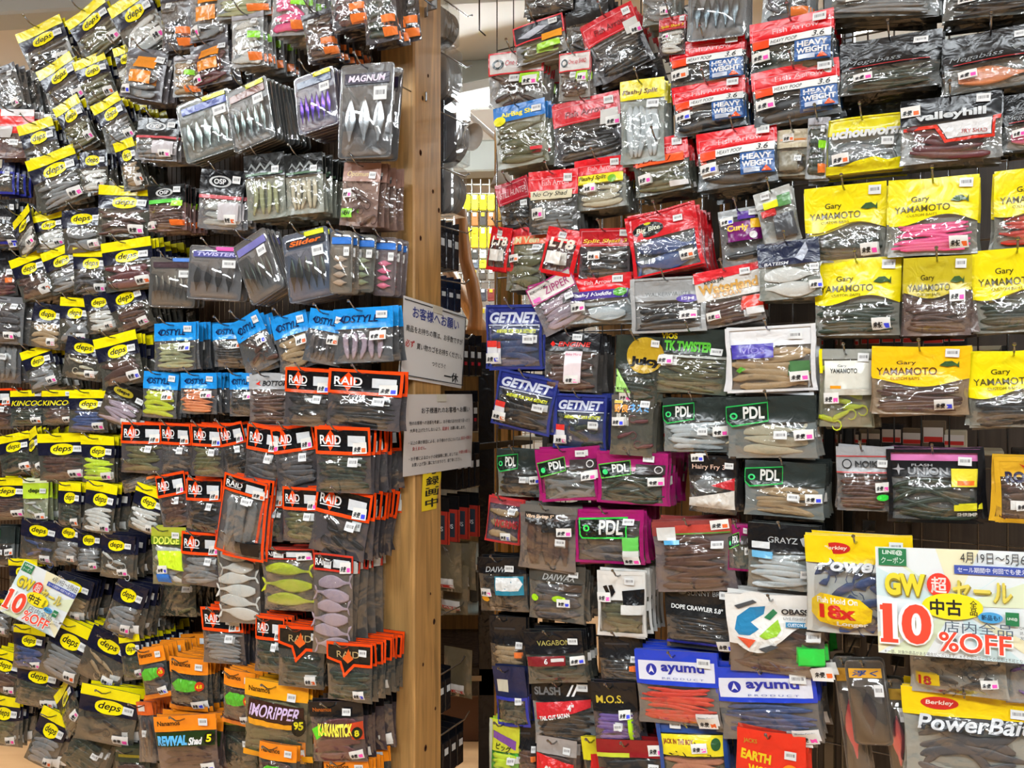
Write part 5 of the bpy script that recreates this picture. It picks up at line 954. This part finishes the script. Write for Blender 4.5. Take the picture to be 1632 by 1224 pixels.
P('yama', 1298, 414, 1432, 532, -2, 'w5gn', 4, 'yellow bag of dark green worms in the second yellow row'); P('yamaf', 1440, 412, 1546, 532, -2, 'w6br', 4, 'faded yellow bag of dark brown worms'); P('yama', 1550, 398, 1694, 526, -4, 'w5gn', 3, 'yellow bag at the right edge of the second yellow row')
row('R', ('R', 7))
P('getnet', 776, 488, 864, 586, 0, 'w4bl', 3); P('engine', 868, 532, 952, 622, 2, 'w4br', 3, 'black packet with red wordmark and pink side card'); P('juicy', 980, 538, 1048, 640, 4, 'w4gn', 3, 'dark bag with amber disc and pale green triangle'); P('tk', 1042, 526, 1158, 624, 4, 'w5ol', 4, 'dark green card packet with yellow and green headline')
P('vios', 1158, 522, 1298, 622, -3, 'w4be', 4, 'white bag with purple name box'); P('yamag', 1306, 560, 1392, 678, 0, 'g6ch', 3, 'silver-topped packet of yellow lures with white name card'); P('yamao', 1390, 555, 1542, 658, 0, 'w5br', 4, 'amber-yellow bag of brown worms'); P('yama', 1542, 562, 1694, 678, -3, 'w4bk', 4, 'pale yellow bag at the right edge of the third yellow row')
row('R', ('R', 8))
P('getnet', 790, 598, 882, 684, 12, 'w4bk', 4); P('getnet', 886, 630, 966, 714, 3, 'g3gn', 3); P('nora', 974, 632, 1040, 724, 3, 'g3mr', 3, 'brown bag with orange and blue Japanese headline'); P('pdl', 1058, 636, 1162, 718, 0, 'w3sv', 3, 'clear logo-plate bag of silvery lures with blue label'); P('pdl', 1160, 634, 1298, 728, -1, 'f3cr', 4, 'clear logo-plate bag of cream minnows with pink label')
row('R', ('R', 9))
P('pdl', 794, 718, 862, 790, 2, 'w3bk', 3, 'small black-topped logo-plate bag beside the black cabinet frame'); P('pdlm', 856, 716, 952, 796, -2, 'k4gy', 4); P('pdlm', 952, 722, 1062, 802, 3, 'k5gn', 7); P('hairy', 1098, 728, 1172, 814, 3, 's2gy', 4, 'black packet with salmon lettering and white lower card'); P('pdl', 1188, 738, 1312, 822, 4, 'w4be', 4, 'clear logo-plate bag with orange label')
P('noike', 1334, 714, 1418, 812, 1, 'w5br', 2, 'grey-banded packet with ring logo and green sticker'); P('union', 1414, 718, 1562, 830, 1, 'k5gn', 4, 'black bag with pink top strip and yellow sticker'); P('rock', 1586, 730, 1682, 832, 1, 'w4br', 2, 'amber-framed brown packet cut by the right edge')
row('R', ('R', 10))
P('wormsr', 776, 794, 830, 864, 9, 'w2be', 3, 'red-edged see-through packet with red capitals'); P('vibra', 830, 808, 918, 906, 5, 'v6br', 4, 'clear bag of upright brown worms with slanted title plate'); P('pdlg', 916, 814, 1024, 896, 2, 'w3sm', 5, 'magenta bag with large green-edged plate'); P('rigr', 1044, 832, 1168, 940, -2, 'w6br', 4, 'clear tray packet of brown worms with red header strip')
P('pdlm', 1160, 838, 1198, 908, 4, None, 2, 'narrow magenta packet edge between tray packet and black-headed packet'); P('grayz', 1192, 838, 1302, 938, 5, 'w4sv', 4, 'black-headed packet with silver serif name and crest'); P('power18', 1286, 858, 1452, 1008, 2, 'c5bl', 2, 'yellow bag of blue crayfish with red 18x burst', b=.215)
row('R', ('R', 11))
P('daiwab', 764, 890, 838, 972, 2, 'w3bk', 4); P('daiwac', 844, 902, 930, 988, 7, 'w4sm', 5, 'clear packet with silver striped name and lime patches'); P('daiwaw', 954, 912, 1028, 1012, 3, 'w4ol', 6, 'white-framed packet with black emblem'); P('sunny', 1062, 932, 1166, 1032, 5, 'w5bk', 3); P('obass', 1160, 950, 1312, 1072, 3, 'k6br', 6, 'white-headed bag with round blue, green and red emblem')
row('R', ('R', 12))
P('plainb', 782, 984, 838, 1068, 5, 'w3be', 3); P('vaga', 840, 1008, 930, 1086, -1, 'w4gn', 4, 'black packet with gold serif capitals and red card'); P('plainb', 956, 1010, 1024, 1088, 3, 'w4bk', 3); P('ayumu', 1016, 1040, 1144, 1152, 4, 'w6rd', 4, 'blue-headed packet of red worms with white name panel'); P('ayumu', 1144, 1066, 1302, 1178, 1, 'w5bl', 6, 'blue-headed packet of blue worms with white name panel')
P('powerc', 1450, 1022, 1602, 1106, 4, 'c5bk', 3, 'clear bag of dark crayfish under the sale poster'); P('clearw', 1604, 1046, 1680, 1120, 4, 'c2pu', 2, 'milky packet with purple print right of the dark crayfish')
row('R', ('R', 13))
P('navybl', 790, 1064, 840, 1156, 4, 'w2gn', 3, 'navy packet with cream label low on the right rack'); P('slash', 850, 1088, 948, 1184, 2, 'w5bk', 4, 'black bag with red title card and white diagonal strokes'); P('mos', 946, 1090, 1016, 1180, 2, 'w4pu', 4, 'black packet with gold initials and lime edge'); P('jack', 1050, 1152, 1160, 1240, 2, 'w4sa', 3, 'blue packet of salmon worms with yellow label')
P('earth', 1176, 1168, 1282, 1270, 9, None, 3, 'red packet with yellow block capitals at the frame foot'); P('power', 1440, 1104, 1642, 1240, 5, 'k4sm', 2, 'wide yellow bag with silver slanted wordmark at lower right')
row('R', ('R', 14))
P('greeny', 780, 1150, 826, 1244, 10, 'w3lm', 2, 'yellow and green striped packet at the foot of the gap'); P('plainb', 822, 1152, 858, 1232, 3, 'w3br', 2); P('slider', 856, 1178, 918, 1262, 10, 'w3br', 3, 'red and black packet with white script at the frame foot'); P('yelred', 932, 1176, 974, 1262, 2, None, 2, 'yellow packet with red square at the frame foot'); P('damiki', 956, 1182, 1058, 1280, 4, 'w3bk', 4, 'dark red packet with red capitals at the frame foot')
build_packets()
finish_pile()

# ------------------------------------------------------------------ clear plastic blisters of jigs
def dim(h, k): return '#' + ''.join('%02x' % int(int(h[i:i + 2], 16) * k) for i in (1, 3, 5))
def blister(rk, x0, y0, x1, y1, rot, yaw, b, jig, cnt, print_, label, n=0, sp=.012, card='#9a9ca4', seg=False, top=None, vert=True):
    rr = random.Random(int(x0 + y0)); yw = math.radians(yaw); c = onrack(rk, (x0 + x1) / 2, (y0 + y1) / 2, b)
    tp = TH - yw; k = math.cos(tp) + c.x / c.y * math.sin(tp); W = (x1 - x0) * c.y / (F * k); H = (y1 - y0) * c.y / F
    slope = math.atan2(-(c.z - EYE) * math.sin(tp), math.cos(tp) * c.y + c.x * math.sin(tp)); rt = math.radians(rot) - slope
    Rm = Matrix.Rotation(-tp, 4, 'Z') @ Matrix.Rotation(rt, 4, 'Y'); hole = c + Rm @ Vector((0, 0, .45 * H))
    def rrect(x0, x1, z0, z1, rad, y, m=4):
        pts = []
        for cx, cz, a0 in ((x1 - rad, z1 - rad, 0), (x0 + rad, z1 - rad, 90), (x0 + rad, z0 + rad, 180), (x1 - rad, z0 + rad, 270)):
            for i in range(m): a = math.radians(a0 + 90 * i / (m - 1)); pts.append((cx + rad * math.cos(a), y, cz + rad * math.sin(a)))
        return pts
    zt, zb = .05 * H, -.95 * H; dp = min(.012, sp * .85)
    def loft(rings, cap=True):
        V = []; f = []; m = len(rings[0])
        for q in rings: V += q
        for j in range(len(rings) - 1):
            for i in range(m): f.append((j * m + i, j * m + (i + 1) % m, (j + 1) * m + (i + 1) % m, (j + 1) * m + i))
        f.append(tuple(range((len(rings) - 1) * m, len(rings) * m)))
        return V, f
    cardm = mk('card', *loft([rrect(-W / 2, W / 2, zb, zt, .008, .001), rrect(-W / 2, W / 2, zb, zt, .008, 0)]), mat(dim(card, .62), 'print'), False)
    ins = W * .06
    shell = mk('shell', *loft([rrect(-W / 2 + .001, W / 2 - .001, zb + .001, zt - .001, .008, -.0008), rrect(-W / 2 + ins, W / 2 - ins, zb + ins, zt - .24 * H, .01, -.001), rrect(-W / 2 + ins * 1.3, W / 2 - ins * 1.3, zb + ins * 1.3, zt - .27 * H, .01, -dp)]), mat('#c8ccd2', 'shell'), True)
    rim = []
    rim = mk('rim', *tube(rrect(-W / 2 + .001, W / 2 - .001, zb + .001, zt - .001, .008, -.001) + [rrect(-W / 2 + .001, W / 2 - .001, zb + .001, zt - .001, .008, -.001)[0]], .0014, 5), mat('#c4c8ce', 'shell'))
    lab_h = box
    for i in range(n + 1):
        o = ob('jig_blister', cardm)
        j = i > 0
        R2 = Rm if not j else Matrix.Rotation(-tp + math.radians(rr.uniform(-3, 3)), 4, 'Z') @ Matrix.Rotation(rt + math.radians(rr.uniform(-2, 2)), 4, 'Y')
        o.matrix_world = Matrix.Translation(hole - NN * (i * sp)) @ R2
        ob('shell', shell, o); ob('rim', rim, o)
        if print_:
            box('header_print', mat(print_[0], 'print'), -W * .42, W * .42, -.0022, -.0012, -.16 * H, -.05 * H, o)
            if not j and print_[1]: flat_text('lettering', print_[1], mat(print_[2]), o, 0, -.105 * H, W * .7, .07 * H, -.0028, .03, .2)
        if top: box('top_tag', mat(top, 'print'), 0, W * .42, -.0032, -.0024, -.04 * H, .03 * H, o)
        box('barcode_label', mat('#dfe3e4', 'barcode'), W * .18, W * .42, -dp - .0012, -dp - .0004, -.36 * H, -.22 * H, o)
        if not j or i == 1 or seg:
            L = .5 * H if vert else .62 * W
            for q in range(cnt):
                t = (q + .5) / cnt - .5
                if seg: 
                    a = ob('lure', lure_mesh('j', jig, 0), o, (0, -dp * .5, -.34 * H - .5 * H * (q + .5) / cnt), (0, 0, 0)); a.scale = (W * .62, dp * 2.6, .11 * H * 3)
                else:
                    a = ob('jig', JIG(jig), o, (t * W * .8, -dp * .55, -.56 * H), (0, math.pi / 2 + rr.uniform(-.05, .05), 0)); a.scale = (L, dp * 3.0, min(W * .8 / cnt / .36, L * 1.0))
        tag(o, label if not j else '%s one behind %s' % (ORD[i], label), 'blister pack', 'plastic blister packs')
    hook(hole, b, 'peg hook holding ' + label)
JM = {}
def JIG(h):
    if h not in JM:
        me = lure_mesh('j', h, 0).copy(); me.materials.clear(); m = mat(h, 'metal'); me.materials.append(m); JM[h] = me
    return JM[h]
blister('L', 288, 152, 374, 250, -18, 14, .2, '#b8c8c4', 5, ('#4a58a0', '', WHT), 'tilted clear blister of long pale jigs, leftmost of the upper blisters', 3, top='#d8e030', card='#a8b8b4')
blister('L', 366, 132, 432, 234, -22, 4, .19, '#8a9a98', 5, ('#7a4a38', '', WHT), 'clear blister of small silver jigs with a deep stack behind', 9, .013, top='#d8e030', card='#8a9090')
blister('L', 472, 114, 536, 208, -18, 4, .19, '#7050c0', 6, ('#3a4a68', '', '#58b0f0'), 'clear blister of purple-skirted jigs', 6, .013, top='#e0e020', card='#9088b0')
blister('L', 541, 102, 626, 252, -4, 12, .2, '#b0b4b8', 3, ('#30283c', 'MAGNUM', '#e8d8f0'), 'large clear blister of three wired jigs beside the pine post', 1, .03, card='#7c7e84')
blister('L', 238, 410, 312, 490, 1, 18, .185, '#8a8478', 6, ('#4a3a40', '', WHT), 'flat clear blister with a white barcode and yellow foot strip', 2, top='#6090e0', card='#8c8a84')
blister('L', 300, 392, 386, 478, 2, 14, .2, '#2c3034', 4, ('#5c5c9a', 'TWISTER', '#c8c8f0'), 'clear blister of four dark teardrop jigs', 2, .02, top='#f060b0', card='#a4a6aa')
blister('L', 384, 372, 440, 478, -28, 4, .2, '#3c423c', 5, ('#7a78b8', '', WHT), 'steeply tilted clear blister of dark jigs', 3, .015, card='#8c8e92')
blister('L', 455, 367, 528, 478, -12, 8, .19, '#3c4640', 5, ('#343438', 'Slider', '#f07028'), 'clear blister of five dark jigs with orange script', 3, .02, top='#d8e030', card='#7c94b8')
blister('L', 526, 368, 562, 468, 0, 20, .19, '#c0a890', 4, ('#3878d0', '', WHT), 'narrow blister of beige segmented lures with blue tag', 2, .02, card='#b0a898', seg=True)
blister('L', 560, 374, 598, 466, 2, 20, .15, '#8a9a70', 4, ('#3878d0', '', WHT), 'narrow blister of green segmented lures with blue tag', 2, .02, card='#98988c', seg=True)
blister('L', 596, 378, 632, 472, 2, 20, .12, '#f06a98', 4, ('#3878d0', '', WHT), 'narrow blister of pink segmented lures beside the post', 2, .02, card='#b8a0a4', seg=True)
blister('R', 1096, -46, 1190, 62, -8, 6, .19, '#50585c', 5, ('#30343a', '', WHT), 'clear blister of five grey jigs at the top of the right rack', 2, .02, card='#9aa0a6')
blister('R', 1338, 1046, 1376, 1232, 1, 6, .15, '#e06078', 1, ('#e0a838', '', WHT), 'tall clear blister of a pink jig, left of the amber card', 1, .02, card='#7a7264')
blister('R', 1353, 1052, 1416, 1186, 1, 6, .185, '#4a3a30', 1, ('#e0a838', '浮く', '#3860b0'), 'amber-topped blister with blue round badge low on the right', 1, .02, card='#5c5240')
blister('R', 1412, 1082, 1448, 1240, 2, 6, .15, '#e87888', 1, ('#b89030', '', WHT), 'tall clear blister of a pink jig, right of the amber card', 1, .02, card='#76705c')

# ------------------------------------------------------------------ sale flyers
def flyer(rk, x0, y0, x1, y1, rot, yaw, b, label):
    yw = math.radians(yaw); c = onrack(rk, (x0 + x1) / 2, (y0 + y1) / 2, b); tp = TH - yw; k = math.cos(tp) + c.x / c.y * math.sin(tp)
    W = (x1 - x0) * c.y / (F * k); H = (y1 - y0) * c.y / F; slope = math.atan2(-(c.z - EYE) * math.sin(tp), math.cos(tp) * c.y + c.x * math.sin(tp))
    o = empty('sale_flyer', c); o.matrix_world = Matrix.Translation(c) @ Matrix.Rotation(-tp, 4, 'Z') @ Matrix.Rotation(math.radians(rot) - slope, 4, 'Y')
    def yy(x, z): return .02 * W * math.sin(x / W * 2.6 + .6) + .03 * W * (z / H) ** 2 * .3
    lay = [0]
    def lift(): lay[0] += 1; return .0006 + lay[0] * .00022
    def sheet_(nm, hexc, x0, x1, z0, z1, kind='paper'):
        l = lift() if nm != 'sheet' else 0; n = max(2, int((x1 - x0) * 16)); m = max(1, int((z1 - z0) * 8)); V = []; f = []
        for j in range(m + 1):
            for i in range(n + 1): x = (x0 + (x1 - x0) * i / n) * W; z = (z0 + (z1 - z0) * j / m) * H; V.append((x, yy(x, z) - l, z))
        for j in range(m):
            for i in range(n): a = j * (n + 1) + i; f.append((a, a + 1, a + n + 2, a + n + 1))
        return ob(nm, mk(nm, V, f, mat(hexc, kind)), o)
    def tx(s, hexc, x, z, w_, h_, bold=.02, shear=0):
        l = lift(); v, f = letters(s, bold, shear); V = [((x + a * w_) * W, yy((x + a * w_) * W, (z + q * h_) * H) - l, (z + q * h_) * H) for a, q in v]
        ob('lettering', mk('lettering', V, f, mat(hexc, 'paper'), False), o)
    def disc(nm, hexc, x, z, rx, rz):
        l = lift(); V = [(x * W, yy(x * W, z * H) - l, z * H)]; n = 24
        for i in range(n): a = 2 * math.pi * i / n; V.append(((x + rx * math.cos(a)) * W, yy((x + rx * math.cos(a)) * W, (z + rz * math.sin(a)) * H) - l, (z + rz * math.sin(a)) * H))
        ob(nm, mk(nm, V, [(0, 1 + i, 1 + (i + 1) % n) for i in range(n)], mat(hexc, 'paper')), o)
    sheet_('sheet', '#e4ecee', -.5, .5, -.5, .5)
    def ray(a0, a1, hexc):
        l = lift(); V = []
        V = [(.0, -.02)] + [(max(-.5, min(.5, .9 * math.cos(a))), max(-.5, min(.5, .9 * math.sin(a)))) for a in (a0, (a0 + a1) / 2, a1)]
        ob('sun_ray', mk('sun_ray', [(x * W, yy(x * W, z * H) - .0003, z * H) for x, z in V], [(0, 1, 2, 3)], mat(hexc, 'paper'), False), o)
    for i in range(9): ray(i * .698, i * .698 + .3, ['#dde8c8', '#cfe6ea', '#ece8c4'][i % 3])
    sheet_('green_box', '#1f7a48', -.48, -.3, .33, .49); tx('LINE@', '#e8f4ec', -.39, .45, .13, .05); tx('クーポン', '#e8f4ec', -.39, .38, .15, .06)
    tx('4月19日～5月6日', '#303438', .26, .43, .44, .1, .0)
    sheet_('blue_strip', '#3a50a8', .0, .5, .28, .36); tx('セール期間中 何回でも使える！', '#f0f4ff', .25, .32, .46, .05, .02)
    tx('GW', '#8a7a18', -.31, .15, .27, .22, .09); tx('GW', '#e8d834', -.315, .16, .26, .21, .05)
    disc('red_disc', '#e83828', -.1, .17, .075, .11); tx('超', '#fff0ec', -.1, .17, .1, .15, .02)
    tx('セール', '#9a8a28', .17, .12, .36, .19, .06); tx('セール', '#e8d85c', .165, .13, .36, .19, .03)
    disc('yellow_oval', '#f4e414', -.02, -.02, .19, .12); tx('中古', '#202020', -.06, -.03, .2, .15, .03); tx('全', '#202020', .11, .01, .045, .07, .01); tx('品', '#202020', .11, -.06, .045, .06, .01)
    disc('blue_oval', '#48a0d8', .21, -.1, .075, .05); tx('新品も!', '#103050', .21, -.1, .11, .05, .02)
    sheet_('green_box', '#1f7a48', .3, .38, -.16, -.04); tx('LINE@', '#e8f4ec', .34, -.1, .06, .03)
    tx('10', '#ffffff', -.31, -.2, .34, .4, .11); sheet_('numeral_edge', '#ffffff', -.49, -.36, -.4, -.335); sheet_('numeral_edge', '#ffffff', -.49, -.44, -.1, -.015)
    sheet_('numeral_foot', '#f04830', -.482, -.368, -.385, -.35); sheet_('numeral_flag', '#f04830', -.482, -.44, -.08, -.035); tx('10', '#f04830', -.31, -.2, .31, .37, .035)
    tx('%OFF', '#ffffff', .11, -.34, .46, .2, .06); tx('%OFF', '#f04830', .11, -.34, .44, .18, .018)
    tx('店内全品', '#506070', .13, -.2, .42, .11, .0)
    tx('QRコードを', '#404448', .43, -.17, .1, .03, .0); tx('読み取って', '#404448', .43, -.215, .1, .03, .0); tx('友達追加', '#404448', .43, -.26, .1, .03, .0)
    tx('＊一部、対象外商品がある場合がございます。＊その他のセールとの併用は不可となります', '#303438', .0, -.465, .92, .035, .0)
    tag(o, label, 'flyer')
flyer('R', 1393, 876, 1652, 1050, 3.6, 6, .235, 'large white sale poster with red 10% OFF at lower right')
flyer('L', 14, 910, 112, 1000, 27, 30, .24, 'small tilted sale flyer with red 10% OFF at lower left')
